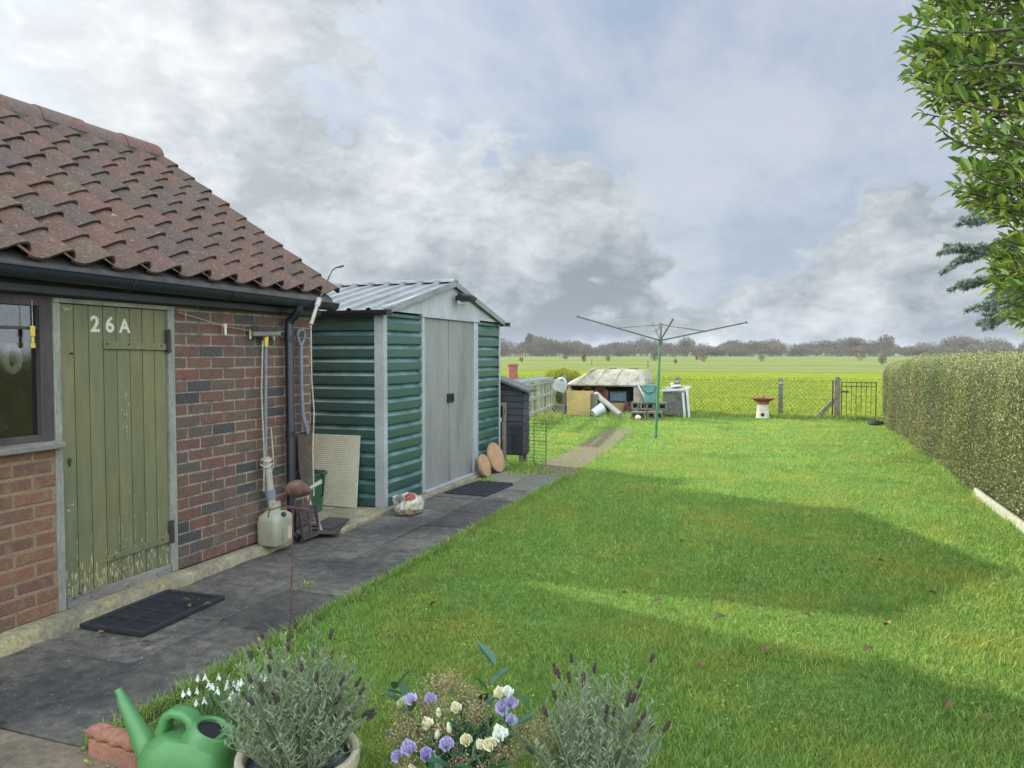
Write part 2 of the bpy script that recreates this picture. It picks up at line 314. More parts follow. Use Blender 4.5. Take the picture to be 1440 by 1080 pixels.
b = MB(); bricks(b, .4, 3.31, .085, 1.06, .25, .083, .016, .004, .1, 1.0, .1, .1); bricks(b, .4, 2.195, 1.061, 1.93, .25, .083, .016, .004, .1, 1.0, .1, .1); b.build('brick_wall', M['brick_old'], OH)
# shell of the building: gable ends, back wall, head wall over the door, floor
b = MB()
gab = [(X0-.035, .0), (X0-.035, 2.02), (-5.85, 3.40), (-7.66, 2.02), (-7.66, 0)]
b.prism(gab, 'y', 5.75, 5.866, .5); b.prism(gab, 'y', .4, .5, .5)
b.box(-7.7, -7.66, .4, 5.866, 0, 2.02, .5); b.box(X0-.14, X0-.034, 4.25, 5.75, 0, 2.0, .5); b.box(X0-.14, X0-.034, .5, 3.30, 0, 1.05, .5)
b.box(X0-.14, X0-.034, .5, 2.2, 1.05, 1.95, .5); b.box(-7.66, X0-.14, 3.30, 3.36, 0, 2.0, .5)
b.box(-7.66, X0-.14, .5, 5.75, 0, .05, .5)
b.build('end_wall', M['brick_old'], OH)
# concrete step
b = MB(); n = 60
secs = []
for i in range(n+1):
    y = .4+(5.86-.4)*i/n; fr = X0+.115+U(-.008, .008)-(.02 if y > 4.3 else 0); h = .082 if y < 4.3 else .07-.012*(y-4.3)
    wob = U(-.006, .006)
    secs.append([(X0-.03, y, h), (fr-.035, y, h+wob*.5), (fr-.012, y, h-.015+wob), (fr, y, h*.55), (fr+.012+wob, y, -.03), (X0-.03, y, -.03)])
b.loft(secs); b.build('step', M['concrete'], OH, smooth=40)
# door frame, door
b = MB()
b.box(X0-.1, X0+.012, 3.305, 3.352, .085, 1.895); b.box(X0-.1, X0+.012, 4.184, 4.242, .085, 1.895); b.box(X0-.1, X0+.014, 3.305, 4.242, 1.896, 1.925)
b.build('door_frame', M['jamb'], OH, bevel=.004)
b = MB(); ys = [3.356, 3.458, 3.562, 3.667, 3.77, 3.874, 3.976, 4.077, 4.18]
for i in range(8): b.box(X0-.045, X0-.008+U(-.001, .001), ys[i]+.003, ys[i+1]-.003, .1, 1.892, U(.2, .8))
b.box(X0-.05, X0-.018, 3.356, 4.18, .1, 1.892, .1)
DR = b.build('door', M['door_green'], OH, bevel=.0022, seg=1)
for pl_ in ([(3.66, 1.628), (4.168, 1.622), (4.168, 1.664), (3.66, 1.682)], [(3.655, .292), (4.168, .30), (4.168, .352), (3.655, .326)]):
    b = MB(); b.prism(pl_, 'x', X0-.006, X0+.008); b.build('batten', M['door_green'], DR, bevel=.002, seg=1)
b = MB(); b.prism([(3.36, .086), (3.6, .066), (3.78, .076), (4.0, .064), (4.176, .066), (4.176, .142), (3.36, .150)], 'x', X0-.006, X0+.012)
b.build('kick_board', M['grey_wood'], DR, bevel=.004)
for zc in (1.685, .37):
    b = MB(); b.box(X0+.004, X0+.022, 4.166, 4.2, zc-.075, zc+.075); b.tube([(X0+.02, 4.183, zc-.08), (X0+.02, 4.183, zc+.08)], .011, 10)
    for dz in (-.05, 0, .05): b.tube([(X0+.02, 4.175, zc+dz), (X0+.03, 4.175, zc+dz)], .006, 8)
    b.build('hinge', M['iron'], DR, bevel=.002)
b = MB(); b.lathe([(.0, 0), (.013, 0), (.013, .006), (0, .006)], 12, (X0-.004, 3.405, .965), (0, R(90), 0)); b.box(X0-.006, X0+.001, 3.4, 3.411, .93, .962); b.build('keyhole', M['iron'], DR); b = MB()
for y, z in ((3.43, 1.60), (3.40, .14), (3.45, .15), (3.68, 1.66), (3.85, 1.66), (4.12, 1.652), (3.70, .31), (4.1, .33), (3.52, .11), (3.8, .1), (4.05, .1)):
    b.tube([(X0-.006, y, z), (X0+.0145, y, z)], .0055, 8)
tag(b.build('nails', M['iron'], DR), kind='stuff')
# flaking paint: real, thin irregular flakes with the bare paint showing, densest near the foot
b = MB()
def flake(y, z, w, h):
    n = 9; pts = []
    for k in range(n):
        a = 2*PI*k/n; q = U(.35, 1.15); pts.append((X0-.0066, y+math.cos(a)*w*q, z+math.sin(a)*h*q))
    b.add(pts, [tuple(range(n))], U(0, 1))
for i in range(8):
    ya, yb = ys[i]+.006, ys[i+1]-.006
    for k in range(26 if i < 6 else 14):
        z = .155+abs(random.gauss(0, .085)); w = U(.0015, .006); flake(U(ya+w, yb-w), z, w, U(.008, .042))
    edge = yb if i < 4 else ya
    for k in range(7): flake(edge+(-.004 if i < 4 else .004), U(.15, .55), .0025, U(.01, .05))
for k in range(46): flake(U(3.79, 3.862), abs(random.gauss(.2, .5))+.25 if random.random() < .6 else U(1.05, 1.35), U(.001, .004), U(.004, .02))
for k in range(10): flake(U(3.39, 3.45), U(1.85, 1.885), U(.003, .008), U(.003, .008))
for k in range(5): flake(U(3.38, 3.44), U(.66, .70), U(.008, .014), U(.003, .007))
tag(b.build('flaking_paint', M['cream_old'], DR), kind='stuff')
for ch, y, h in (('2', 3.572, .098), ('6', 3.682, .098), ('A', 3.79, .088)):
    cu = bpy.data.curves.new('house_number', 'FONT'); cu.body = ch; cu.size = h*1.38; cu.extrude = .0015; cu.offset = .0035
    tmp = bpy.data.objects.new('tmp', cu); me = bpy.data.meshes.new_from_object(tmp); bpy.data.objects.remove(tmp)
    o = bpy.data.objects.new('house_number', me); COL.objects.link(o); o.parent = DR
    o.matrix_basis = wm(DR).inverted() @ (Matrix.Translation((X0-.0055, y, 1.735)) @ Euler((R(90), 0, R(90))).to_matrix().to_4x4())
    me.materials.clear(); me.materials.append(M['white_paint'])
# window
b = MB()
b.box(X0-.07, X0+.006, 3.225, 3.30, 1.09, 1.94); b.box(X0-.07, X0+.006, 2.2, 2.27, 1.09, 1.94)
b.box(X0-.07, X0+.004, 2.27, 3.225, 1.09, 1.135); b.box(X0-.07, X0+.004, 2.27, 3.225, 1.87, 1.94); b.box(X0-.05, X0-.006, 2.27, 3.225, 1.735, 1.752)
b.box(X0-.06, X0+.002, 2.72, 2.76, 1.135, 1.735); b.box(X0-.06, X0+.002, 2.72, 2.76, 1.752, 1.87)
WN = b.build('window', M['brown_wood'], OH, bevel=.003)
gm = bpy.data.materials.new('window_glass'); gm.use_nodes = True; nt = gm.node_tree; nt.nodes.remove(nt.nodes['Principled BSDF'])
fr = nt.nodes.new('ShaderNodeFresnel'); fr.inputs[0].default_value = 1.5; tr = nt.nodes.new('ShaderNodeBsdfTransparent'); tr.inputs[0].default_value = (.82, .86, .88, 1)
gl = nt.nodes.new('ShaderNodeBsdfGlossy'); gl.inputs['Roughness'].default_value = .06; mx = nt.nodes.new('ShaderNodeMixShader')
ml = nt.nodes.new('ShaderNodeMath'); ml.operation = 'MULTIPLY_ADD'; ml.inputs[1].default_value = 1.; ml.inputs[2].default_value = .05
nt.links.new(fr.outputs[0], ml.inputs[0]); nt.links.new(ml.outputs[0], mx.inputs[0]); nt.links.new(tr.outputs[0], mx.inputs[1]); nt.links.new(gl.outputs[0], mx.inputs[2])
nt.links.new(mx.outputs[0], nt.nodes['Material Output'].inputs[0])
b = MB(); b.box(X0-.034, X0-.03, 2.27, 2.72, 1.135, 1.735); b.box(X0-.034, X0-.03, 2.76, 3.225, 1.135, 1.735); b.box(X0-.034, X0-.03, 2.27, 2.72, 1.752, 1.87); b.box(X0-.034, X0-.03, 2.76, 3.225, 1.752, 1.87)
b.build('pane', gm, WN)
b = MB(); b.prism([(X0-.02, 1.055), (X0+.055, 1.05), (X0+.06, 1.085), (X0-.02, 1.10)], 'y', 2.1, 3.335); b.build('sill', M['grey_wood'], WN, bevel=.005)
b = MB(); b.box(X0-.45, X0-.16, 1.0, 3.28, 1.62, 1.66); b.box(X0-.20, X0-.16, 1.0, 3.28, 1.55, 1.615); b.build('shelf', M['cardboard'], OH, bevel=.003)
b = MB(); b.tube([(X0-.1, 3.13+.07*math.cos(t)*.6, 1.57+.07*math.sin(t)) for t in [2*PI*k/20 for k in range(21)]], .022, 8)
tag(b.build('rope_coil', M['rope'], smooth=60), 'pale coil of rope hanging behind the outhouse window glass', 'rope coil')
b = MB(); b.tube([(X0-.075, 3.05, 1.17), (X0-.075, 3.0, 1.17), (X0-.075, 3.06, 1.19), (X0-.075, 3.03, 1.27), (X0-.08, 2.93, 1.31), (X0-.09, 2.8, 1.32)], .018, 8)
tag(b.build('shed_tool', M['black_plastic'], smooth=60), 'dark bent tool handle lying inside on the window ledge', 'tool')
b = MB(); b.tube([(X0+.016, 3.172, 1.90), (X0+.016, 3.172, 1.745)], .0022, 6)
TG = thing('key_tag', 'yellow plastic tag hanging on a string before the outhouse window', 'tag', (X0+.016, 3.172, 1.7))
b.build('string', M['rope'], TG)
b = MB(); b.box(X0+.012, X0+.02, 3.158, 3.186, 1.695, 1.755); b.box(X0+.012, X0+.02, 3.163, 3.181, 1.66, 1.694); b.box(X0+.012, X0+.02, 3.158, 3.186, 1.63, 1.659); b.build('tag_body', M['yellow'], TG, bevel=.003)
# fascia, gutter, downpipe
b = MB(); b.box(X0-.02, X0+.05, .4, 5.93, 1.93, 2.07); b.box(X0+.02, X0+.075, .4, 5.93, 1.935, 1.985); b.build('fascia', M['navy'], OH, bevel=.005)
b = MB(); gx, r = -3.83, .058
def gz(y): return 2.075-.006*(y-.4)
sec = lambda y: [(gx+r*math.cos(a), y, gz(y)-r*math.sin(a)*1.05) for a in [PI*k/10 for k in range(11)]]+[(gx+(r-.006)*math.cos(a), y, gz(y)-(r-.006)*math.sin(a)*1.05) for a in [PI*(10-k)/10 for k in range(11)]]
b.loft([sec(y) for y in (.4, 2, 4, 5, 5.99)])
for y in (1, 1.9, 2.8, 3.7, 4.6, 5.4): b.tube([(gx+(r+.004)*math.cos(a), y, gz(y)-(r+.004)*math.sin(a)*1.05) for a in [PI*k/8 for k in range(9)]], .007, 6)
b.tube([(gx+r, .4, gz(.4)), (gx+r, 5.99, gz(5.99))], .006, 6)
GU = b.build('gutter', M['navy'], OH, smooth=50)
b = MB(); b.tube([(gx, 5.46, 2.0), (gx, 5.46, 1.96), (gx-.03, 5.46, 1.92), (-3.925, 5.46, 1.87), (-3.925, 5.46, 1.84), (-3.925, 5.46, .06)], .036, 14)
for z in (1.7, .9, .2): b.tube([(-3.925, 5.46, z), (-3.925, 5.46, z+.05)], .042, 14)
b.tube([(-3.925, 5.46, .1), (-3.91, 5.46, .06), (-3.85, 5.46, .04)], .036, 14); b.build('downpipe', M['navy'], OH, smooth=50)
# pantile roof: every tile is shaped, all in one mesh
RX0, RZ0, RX1, RZ1 = -3.83, 2.105, -5.85, 3.50
SL = math.hypot(RX1-RX0, RZ1-RZ0); ux, uz = (RX1-RX0)/SL, (RZ1-RZ0)/SL; nx, nz = -uz*-1, -ux      # slope dir (up), normal
nx, nz = uz, -ux
def prof(t):
    if t < .28: return .012*(1-t/.28)**2
    if t < .92: u = (t-.28)/.64; return .074*(3*u*u-2*u**3)
    return .074-.045*((t-.92)/.13)**2
rows = 10; gauge = SL/rows-.004; TW = .272; ncol = 20; yend = 5.99
b = MB()
ts = [0, .1, .2, .32, .44, .56, .68, .78, .87, .93, .98, 1.05]
for side in (1, -1):
    for r_ in range(rows):
        for c_ in range(ncol):
            y0 = yend-TW*(ncol-c_)-.0+U(-.004, .004); s0 = r_*gauge-.02+U(-.007, .007); s1 = s0+gauge+.05; tone = random.random()
            lift = .027+U(-.004, .006); skew = U(-.006, .006); VS = []
            for si, s_ in enumerate((s0, (s0+s1)/2, s1)):
                h0 = lift*(1-si/2)
                for t in ts:
                    s2 = s_+skew*(t-.5); h = prof(t)+h0+.004
                    x = RX0+ux*s2+nx*h; z = RZ0+uz*s2+nz*h
                    VS.append((x if side == 1 else -11.7-x, y0+TW*t, z))
            lip = []
            for t in ts:
                s2 = s0+skew*(t-.5)+.004; h = prof(t)+lift-.012; x = RX0+ux*s2+nx*h; z = RZ0+uz*s2+nz*h
                lip.append((x if side == 1 else -11.7-x, y0+TW*t, z))
            m_ = len(ts); VS += lip
            fs = [(i*m_+k, i*m_+k+1, (i+1)*m_+k+1, (i+1)*m_+k) for i in range(2) for k in range(m_-1)]
            fs += [(3*m_+k, 3*m_+k+1, k+1, k) for k in range(m_-1)]+[(m_-1, 2*m_-1, 3*m_-1, 3*m_+m_-1)]
            if side == -1: fs = [f[::-1] for f in fs]
            b.add(VS, fs, tone)
RF = b.build('roof', M['tile'], OH, smooth=38)
b = MB()                                                     # sarking under the tiles and the mortared verge
for side in (1, -1):
    q = lambda x: x if side == 1 else -11.7-x
    pts = [(q(RX0+.0), RZ0-.012), (q(RX1), RZ1-.012), (q(RX1), RZ1-.07), (q(RX0+.02), RZ0-.06)]
    b.prism(pts, 'y', .42, 5.955)
b.build('roof_bed', M['mortar_grey'], RF)
b = MB()
nb = 12
for k in range(nb):
    y1 = 5.98-.43*k; y0 = y1-.424; rr = .138+U(-.004, .004); secs = []; dz = U(-.006, .006)
    for y in (y0, y0+.05, y1-.02, y1):
        secs.append([(RX1+rr*math.cos(a)*(1.02 if y == y0 else 1), y, RZ1-.0+dz+rr*.98*math.sin(a)*(.96 if y == y1 and k == 0 else 1)) for a in [PI*i/12 for i in range(13)]])
    b.loft(secs, U(0, 1))
b.build('ridge_tile', M['ridge'], RF, smooth=45)
b = MB()
for side in (1, -1):
    b.prism([(RX1+side*.09, RZ1-.03), (RX1+side*.13, RZ1-.045), (RX1+side*.135, RZ1-.0), (RX1+side*.10, RZ1+.045)], 'y', .6, 5.96)
b.build('ridge_mortar', M['mortar_grey'], RF)
# cord and pegs along the wall
b = MB(); cpts = [(X0+.03, 4.26, 1.885), (X0+.035, 4.75, 1.80), (X0+.035, 5.05, 1.775), (X0+.04, 5.3, 1.775), (X0+.05, 5.56, 1.79)]
b.tube(cpts, .003, 6); tag(b.build('washing_cord', M['rope'], smooth=60), 'thin pale cord strung along the brick wall beside the door', 'cord')
for (y, z, tl), lb in zip(((4.72, 1.79, .05), (5.01, 1.765, -.12), (5.30, 1.765, -.06)),
        ('pale clothes peg nearest the green door on the wall cord', 'tilted pale clothes peg, middle of the three on the wall cord', 'pale clothes peg hanging just above the broom head')):
    t = thing('clothes_peg', lb, 'peg', (X0+.04, y, z), (tl, 0, 0), 'pegs on the wall cord')
    b = MB(); b.obox((0, -.006, -.01), (.01, .008, .085), (.1, 0, 0)); b.obox((0, .006, -.01), (.01, .008, .085), (-.1, 0, 0)); b.tube([(-.008, 0, .0), (.008, 0, 0)], .008, 8)
    b.build('peg_jaw', M['peg'], t, local=True, bevel=.0015)
# broom standing head-up against the wall
BR = thing('broom', 'old broom with grey handle and yellow collar leaning head up on the bricks', 'broom', (-3.93, 5.15, .75))
b = MB(); b.tube([(-3.93, 5.135, .74), (-3.94, 5.155, 1.2), (-3.945, 5.175, 1.67)], .0135, 10); b.build('handle', M['tool_grey'], BR, smooth=60)
b = MB(); b.tube([(-3.945, 5.174, 1.655), (-3.945, 5.178, 1.735)], [.018, .021], 10); b.build('collar', M['yellow'], BR, smooth=60)
b = MB(); b.obox((-3.94, 5.17, 1.757), (.045, .34, .035), (R(2), 0, 0)); b.build('head', M['grey_wood'], BR, bevel=.006)
b = MB()
for k in range(420):
    y = 5.17+U(-.165, .165); x = -3.94+U(-.02, .02); b.bar((x, y, 1.772), (x+U(-.012, .012), y+U(-.02, .02)+(y-5.17)*.12, 1.80+U(0, .02)), .003)
b.build('bristle', M['bristle'], BR)
b = MB(); b.tube([(-3.925, 5.11, 1.70), (-3.92, 5.08, 1.3), (-3.91, 5.09, .8), (-3.91, 5.08, .5)], .006, 6); b.tube([(-3.925, 5.2, 1.0), (-3.92, 5.225, .7), (-3.925, 5.19, .62), (-3.92, 5.12, .66), (-3.915, 5.14, .73)], .006, 6)
tag(b.build('hanging_rope', M['rope'], smooth=60), 'grey rope looped down beside the broom handle on the wall', 'rope')
# white drain pipe into a milky container
PP = thing('pipe', 'pale plastic pipe with grey collar dropping into the milky container', 'pipe', (-3.93, 5.15, .4))
b = MB(); b.tube([(-3.925, 5.13, .77), (-3.915, 5.15, .6), (-3.905, 5.175, .36)], .032, 14); b.build('tube', M['pvc'], PP, smooth=60)
b = MB(); b.tube([(-3.912, 5.158, .50), (-3.908, 5.167, .43)], .043, 14); b.build('collar', M['tool_grey'], PP, smooth=60)
b = MB(); b.tube([(-3.93+.04*math.cos(a), 5.14+.045*math.sin(a), .74+.01*math.sin(3*a)) for a in [2*PI*k/16 for k in range(17)]], .009, 6)
b.tube([(-3.93+.04*math.cos(a), 5.142+.045*math.sin(a), .70+.012*math.sin(2*a)) for a in [2*PI*k/16 for k in range(17)]], .009, 6); b.build('rope_tie', M['rope'], PP, smooth=60)
def rrect(cx, cy, hx, hy, z, e=.4, n=28):
    o = []
    for k in range(n):
        a = 2*PI*k/n; c, s = math.cos(a), math.sin(a); o.append((cx+hx*math.copysign(abs(c)**e, c), cy+hy*math.copysign(abs(s)**e, s), z))
    return o
CN = thing('container', 'milky white plastic container on the step at the foot of the wall', 'container', (-3.885, 5.19, .055))
b = MB(); b.loft([rrect(-3.885, 5.19, hx, hy, z, e) for hx, hy, z, e in ((.08, .10, .057, .4), (.098, .122, .065, .4), (.104, .128, .09, .4), (.104, .128, .25, .4), (.098, .122, .29, .45), (.07, .08, .325, .7), (.045, .045, .338, 1), (.042, .042, .40, 1), (.036, .036, .40, 1))])
b.build('body', M['hdpe'], CN, smooth=50)
b = MB(); b.box(-3.7815, -3.7795, 5.21, 5.275, .10, .20)
lm = mat('faded_label', S(186, 172, 152), S(178, 150, 132), 40, .6); b.build('label_patch', lm, CN)
b = MB()
for k in range(9): b.box(-3.782, -3.779, 5.135+U(0, .004), 5.147+U(-.003, .003), .095+k*.013, .103+k*.013+U(-.002, .002))
b.build('lettering', mat('red_print', S(150, 66, 60), None, fine=0), CN)
b = MB(); b.lathe([(.0, 0), (.02, 0), (.02, .022), (.012, .026), (0, .026)], 12, (-3.80, 5.17, .30), (0, R(50), 0)); b.build('cap', M['black_plastic'], CN, smooth=40)
# spade on the wall
SP = thing('spade', 'old spade with D handle hung blade down on the brick wall', 'spade', (-3.955, 5.7, .9))
b = MB(); b.tube([(-3.95, 5.66+.052*math.cos(a), 1.755+.05*math.sin(a)) for a in [-.9+(PI+1.8)*k/14 for k in range(15)]], .014, 8)
b.tube([(-3.95, 5.615, 1.72), (-3.95, 5.655, 1.665)], .013, 8); b.tube([(-3.95, 5.70, 1.72), (-3.95, 5.662, 1.665)], .013, 8); b.build('grip', M['tool_grey'], SP, smooth=50)
b = MB(); b.tube([(-3.95, 5.657, 1.67), (-3.955, 5.665, 1.3), (-3.95, 5.675, 1.06), (-3.935, 5.705, .95), (-3.935, 5.72, .90)], [.017, .017, .019, .021, .018], 10); b.build('shaft', M['tool_grey'], SP, smooth=60)
b = MB(); secs = []
for z, w, x in ((.92, .115, -3.93), (.905, .115, -3.95), (.80, .112, -3.952), (.6, .105, -3.95), (.47, .085, -3.945), (.41, .03, -3.942)):
    secs.append([(x-.006+.012*(abs(k-3)/3)**2, 5.70+w*(k-3)/3, z) for k in range(7)]+[(x+.0+.012*(abs(3-k)/3)**2, 5.70+w*(3-k)/3, z) for k in range(7)])
b.loft(secs); b.build('blade', M['blade'], SP, smooth=40)
# spray lance
LN = thing('spray_lance', 'thin bent spray lance standing up past the gutter corner', 'lance', (-3.755, 5.5, 1.8))
b = MB(); b.tube([(-3.74, 5.50, 1.84), (-3.745, 5.62, 2.04)], [.017, .015], 10); b.tube([(-3.745, 5.6, 2.0), (-3.745, 5.635, 2.065)], .024, 10); b.build('grip', M['pvc'], LN, smooth=50)
b = MB(); b.tube([(-3.745, 5.625, 2.05), (-3.748, 5.72, 2.16), (-3.75, 5.80, 2.275), (-3.75, 5.84, 2.325), (-3.75, 5.90, 2.355), (-3.75, 6.0, 2.378)], .0065, 8); b.tube([(-3.75, 5.96, 2.368), (-3.75, 6.02, 2.383)], .010, 8); b.build('wand', M['blade'], LN, smooth=50)
b = MB(); b.tube([(-3.74, 5.50, 1.84), (-3.74, 5.502, 1.4), (-3.738, 5.53, 1.1), (-3.735, 5.50, .8), (-3.735, 5.51, .4)], .006, 6); b.build('hose', M['rope'], LN, smooth=50)
# drain grate, boards, bin, cream board, stick
GR = thing('drain_grate', 'dark slotted drain grate propped against the wall corner', 'grate', (-3.80, 5.56, .03), (0, R(-8), R(-3)))
b = MB(); W_, H_ = .11, .27
for a, c, d, e in ((-W_, W_, 0, .02), (-W_, W_, H_-.02, H_)): b.box(-.012, .012, a, c, d, e)
for s in (-1, 1): b.box(-.012, .012, s*W_-.008, s*W_+.008, .02, H_-.02)
for s in (-1, 1):
    for k in range(6):
        z = .04+k*.036; b.bar((0, s*.012, z+.03*(1 if z < H_/2 else -1)*0+.0), (0, s*(W_-.006), z+(.035 if z > H_/2 else -.02)), .012, .018)
b.box(-.011, .011, -.008, .008, .02, H_-.02); b.box(-.0105, .0105, -W_, W_, H_/2-.008, H_/2+.008); b.build('grate_plate', M['brown_wood'], GR, local=True, bevel=.002, seg=1)
b = MB(); b.bar((-3.80, 5.72, .05), (-3.90, 5.66, .36), .035, .02); tag(b.build('stick', M['pvc'], bevel=.003), 'short white stick leaning beside the drain grate', 'stick')
for (x, y, z, rz), lb in zip(((-3.80, 5.84, .05, .35), (-3.84, 5.92, .075, .15)), ('dark board lying lowest by the outhouse corner', 'dark board with pale edge lying on top of another')):
    t = thing('board', lb, 'board', (x, y, z), (0, R(2), rz), 'dark boards by the corner'); b = MB(); b.box(-.1, .1, -.19, .19, -.011, .011); b.build('board_body', M['brown_wood'], t, local=True, bevel=.003)
    if z > .08: b = MB(); b.box(-.1, .1, .1905, .205, -.01, .012); b.build('edge_strip', M['grey_wood'], t, local=True)
BN = thing('bin', 'small green bin with black handle between outhouse and shed', 'bin', (-4.44, 6.45, .04))
b = MB(); b.loft([rrect(-4.44, 6.45, w, w*.95, z, .5) for w, z in ((.115, .042), (.15, .40), (.165, .402), (.165, .43), (.15, .43), (.11, .06))]); b.build('body', M['bin_green'], BN, smooth=40)
b = MB(); b.tube([(-4.26, 6.43, .43), (-4.25, 6.43, .38), (-4.255, 6.43, .22), (-4.28, 6.43, .2)], .009, 8); b.tube([(-4.53, 6.28, .44), (-4.38, 6.27, .46), (-4.27, 6.42, .44)], .008, 8); b.build('handle', M['black_plastic'], BN, smooth=50)
b = MB(); n = 72; secs = []
for k in range(n+1):
    z = .045+.72*k/n; o = .0025*(1 if k % 2 else 0); yy = 6.72+.085*k/n
    secs.append([(-4.93, yy-o, z), (-4.06, yy-o, z), (-4.06, yy+.016, z), (-4.93, yy+.016, z)])
b.loft(secs); tag(b.build('cream_panel', M['cream_board']), 'ribbed cream panel leaning on the side of the green shed', 'panel')

# ================================================================== METAL SHED
SH = thing('metal_shed', 'green ribbed metal shed with pale double doors and ribbed white roof', 'shed', (-3.8, 8.5, .04))
XF, YA, YB, XB = -3.8, 6.83, 10.14, -7.0; YM = (YA+YB)/2; EZ, AZ = 2.03, 2.45
def corr(b, a, c, nrm, z0, z1, pitch=.1375, seg=1):
    a = Vector(a); c = Vector(c); nrm = Vector(nrm); z = z0; P = []
    while z < z1-.001:
        h = min(pitch, z1-z); P += [(.0, z+.0), (.030, z+.004), (.033, z+.010), (.033, z+.084*h/pitch), (.031, z+.090*h/pitch), (.002, z+h-.006)]; z += pitch
    n = len(P)
    for s in range(seg):
        A = a+(c-a)*(s/seg); C = a+(c-a)*((s+1)/seg)
        vs = [A+nrm*d+Vector((0, 0, q)) for d, q in P]+[C+nrm*d+Vector((0, 0, q)) for d, q in P]
        for k in range(n-1): b.add([vs[k], vs[n+k], vs[n+k+1], vs[k+1]], [(0, 1, 2, 3)], .9 if k % 6 == 4 and P[k+1][1] < z1-.05 else .3)  # upward ledge faces get the paler tone, a painted sky sheen
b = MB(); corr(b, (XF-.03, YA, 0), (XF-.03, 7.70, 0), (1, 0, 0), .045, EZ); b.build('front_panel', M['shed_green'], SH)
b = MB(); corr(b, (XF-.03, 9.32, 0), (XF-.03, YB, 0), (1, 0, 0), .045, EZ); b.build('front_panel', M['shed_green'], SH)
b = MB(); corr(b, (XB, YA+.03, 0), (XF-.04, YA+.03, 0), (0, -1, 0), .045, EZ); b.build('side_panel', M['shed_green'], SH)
b = MB(); b.box(XB, XF-.05, YB-.01, YB, .045, EZ); b.box(XB-.01, XB, YA+.03, YB, .045, EZ); b.build('back_panel', M['shed_green'], SH)
b = MB(); b.box(XF-.095, XF+.012, YA-.012, YA-.002, .04, EZ+.01); b.box(XF+.002, XF+.012, YA-.002, YA+.06, .04, EZ+.01)
for z in (.15, .5, .85, 1.2, 1.55, 1.9): b.tube([(XF-.02, YA-.011, z), (XF-.02, YA-.017, z)], .007, 8); b.tube([(XF+.01, YA+.03, z+.1), (XF+.017, YA+.03, z+.1)], .006, 8)
b.build('corner_post', M['shed_white'], SH, bevel=.002)
b = MB(); b.box(XF+.002, XF+.012, YB-.035, YB+.012, .04, EZ+.01); b.box(XF-.07, XF+.002, YB+.002, YB+.012, .04, EZ+.01); b.build('corner_post', M['shed_white'], SH, bevel=.002)
b = MB(); b.box(XF-.04, XF+.02, 7.68, 7.73, .04, 2.0); b.box(XF-.04, XF+.02, 9.17, 9.23, .04, 2.0); b.box(XF-.04, XF+.008, 9.232, 9.335, .04, 2.0); b.box(XF-.04, XF+.03, 7.66, 9.34, 2.001, 2.045)
b.box(XF-.02, XF+.05, 7.70, 9.2, .042, .062)
for k in range(9):
    for y_ in (7.705, 9.2, 9.285): b.tube([(XF+.005, y_, .2+k*.21), (XF+.0235 if y_ < 9.25 else XF+.012, y_, .2+k*.21)], .006, 6)
b.build('door_frame', M['shed_white'], SH, bevel=.003)
for y0, y1 in ((7.732, 8.452), (8.456, 9.168)):
    b = MB(); n = 24
    P = [(y0, 0), (y0+.02, .004), (y0+.06, .004)]+[(y0+.06+(y1-y0-.12)*k/8, .004+(.002 if k % 2 else 0)) for k in range(1, 8)]+[(y1-.06, .004), (y1-.02, .004), (y1, 0)]
    vs = [(XF-.012+d, y, z) for z in (.066, 1.998) for y, d in P]; m_ = len(P)
    b.add(vs, [(k, k+1, m_+k+1, m_+k) for k in range(m_-1)]); b.box(XF-.03, XF-.0125, y0, y1, .066, 1.998)
    ed = y1 if y0 < 8 else y0; s = -1 if y0 < 8 else 1
    b.box(XF-.008, XF+.002, min(ed, ed+s*.03), max(ed, ed+s*.03), .07, 1.99)
    D = b.build('door', M['shed_door'], SH)
    b = MB(); yc = ed+s*.045; b.box(XF-.008, XF+.014, yc-.035, yc+.035, 1.01, 1.12); b.box(XF+.0145, XF+.03, yc-.012, yc+.012, 1.03, 1.10); b.build('handle', M['black_plastic'], D, bevel=.003)
b = MB(); gpts = [(YA-.01, EZ+.018), (YB+.01, EZ+.018), (YB+.01, EZ+.035), (YM, AZ-.02), (YA-.01, EZ+.035)]
b.prism(gpts, 'x', XF-.02, XF+.016)
for y in (YM-.62, YM+.62): b.box(XF+.0165, XF+.019, y-.004, y+.004, EZ+.03, EZ+.23)
b.box(XF+.0165, XF+.026, YA, YB, EZ+.0, EZ+.04); b.build('gable', M['shed_white'], SH)
b = MB(); b.prism(gpts, 'x', XB, XB+.02); b.build('gable', M['shed_white'], SH)
# ribbed roof sheets
b = MB(); rl = XB-.05; rr = XF+.06
for s in (-1, 1):
    ye = YM+s*(YM-YA+.06); ze = EZ+.005; xs = []; x = rr
    while x > rl+.02:
        xs += [(x, 0), (x-.16, 0), (x-.175, .022), (x-.21, .022), (x-.225, 0)]; x -= .225
    vs = [(x, YM, AZ+h) for x, h in xs]+[(x, ye, ze+h) for x, h in xs]; m_ = len(xs)
    b.add(vs, [(k, k+1, m_+k+1, m_+k) for k in range(m_-1)]); vs2 = [(x, y, z-.012) for x, y, z in ((rr, YM, AZ), (rl, YM, AZ), (rl, ye, ze), (rr, ye, ze))]; b.add(vs2, [(0, 1, 2, 3)])
    b.bar((rr, YM, AZ-.018), (rr, ye, ze-.018), .02, .065, (0, 0, 1))
RS = b.build('roof', M['shed_roof'], SH)
b = MB(); b.prism([(YM-.09, AZ-.0), (YM-.06, AZ+.03), (YM, AZ+.045), (YM+.06, AZ+.03), (YM+.09, AZ)], 'x', rl, rr+.01)
k = rr-.19
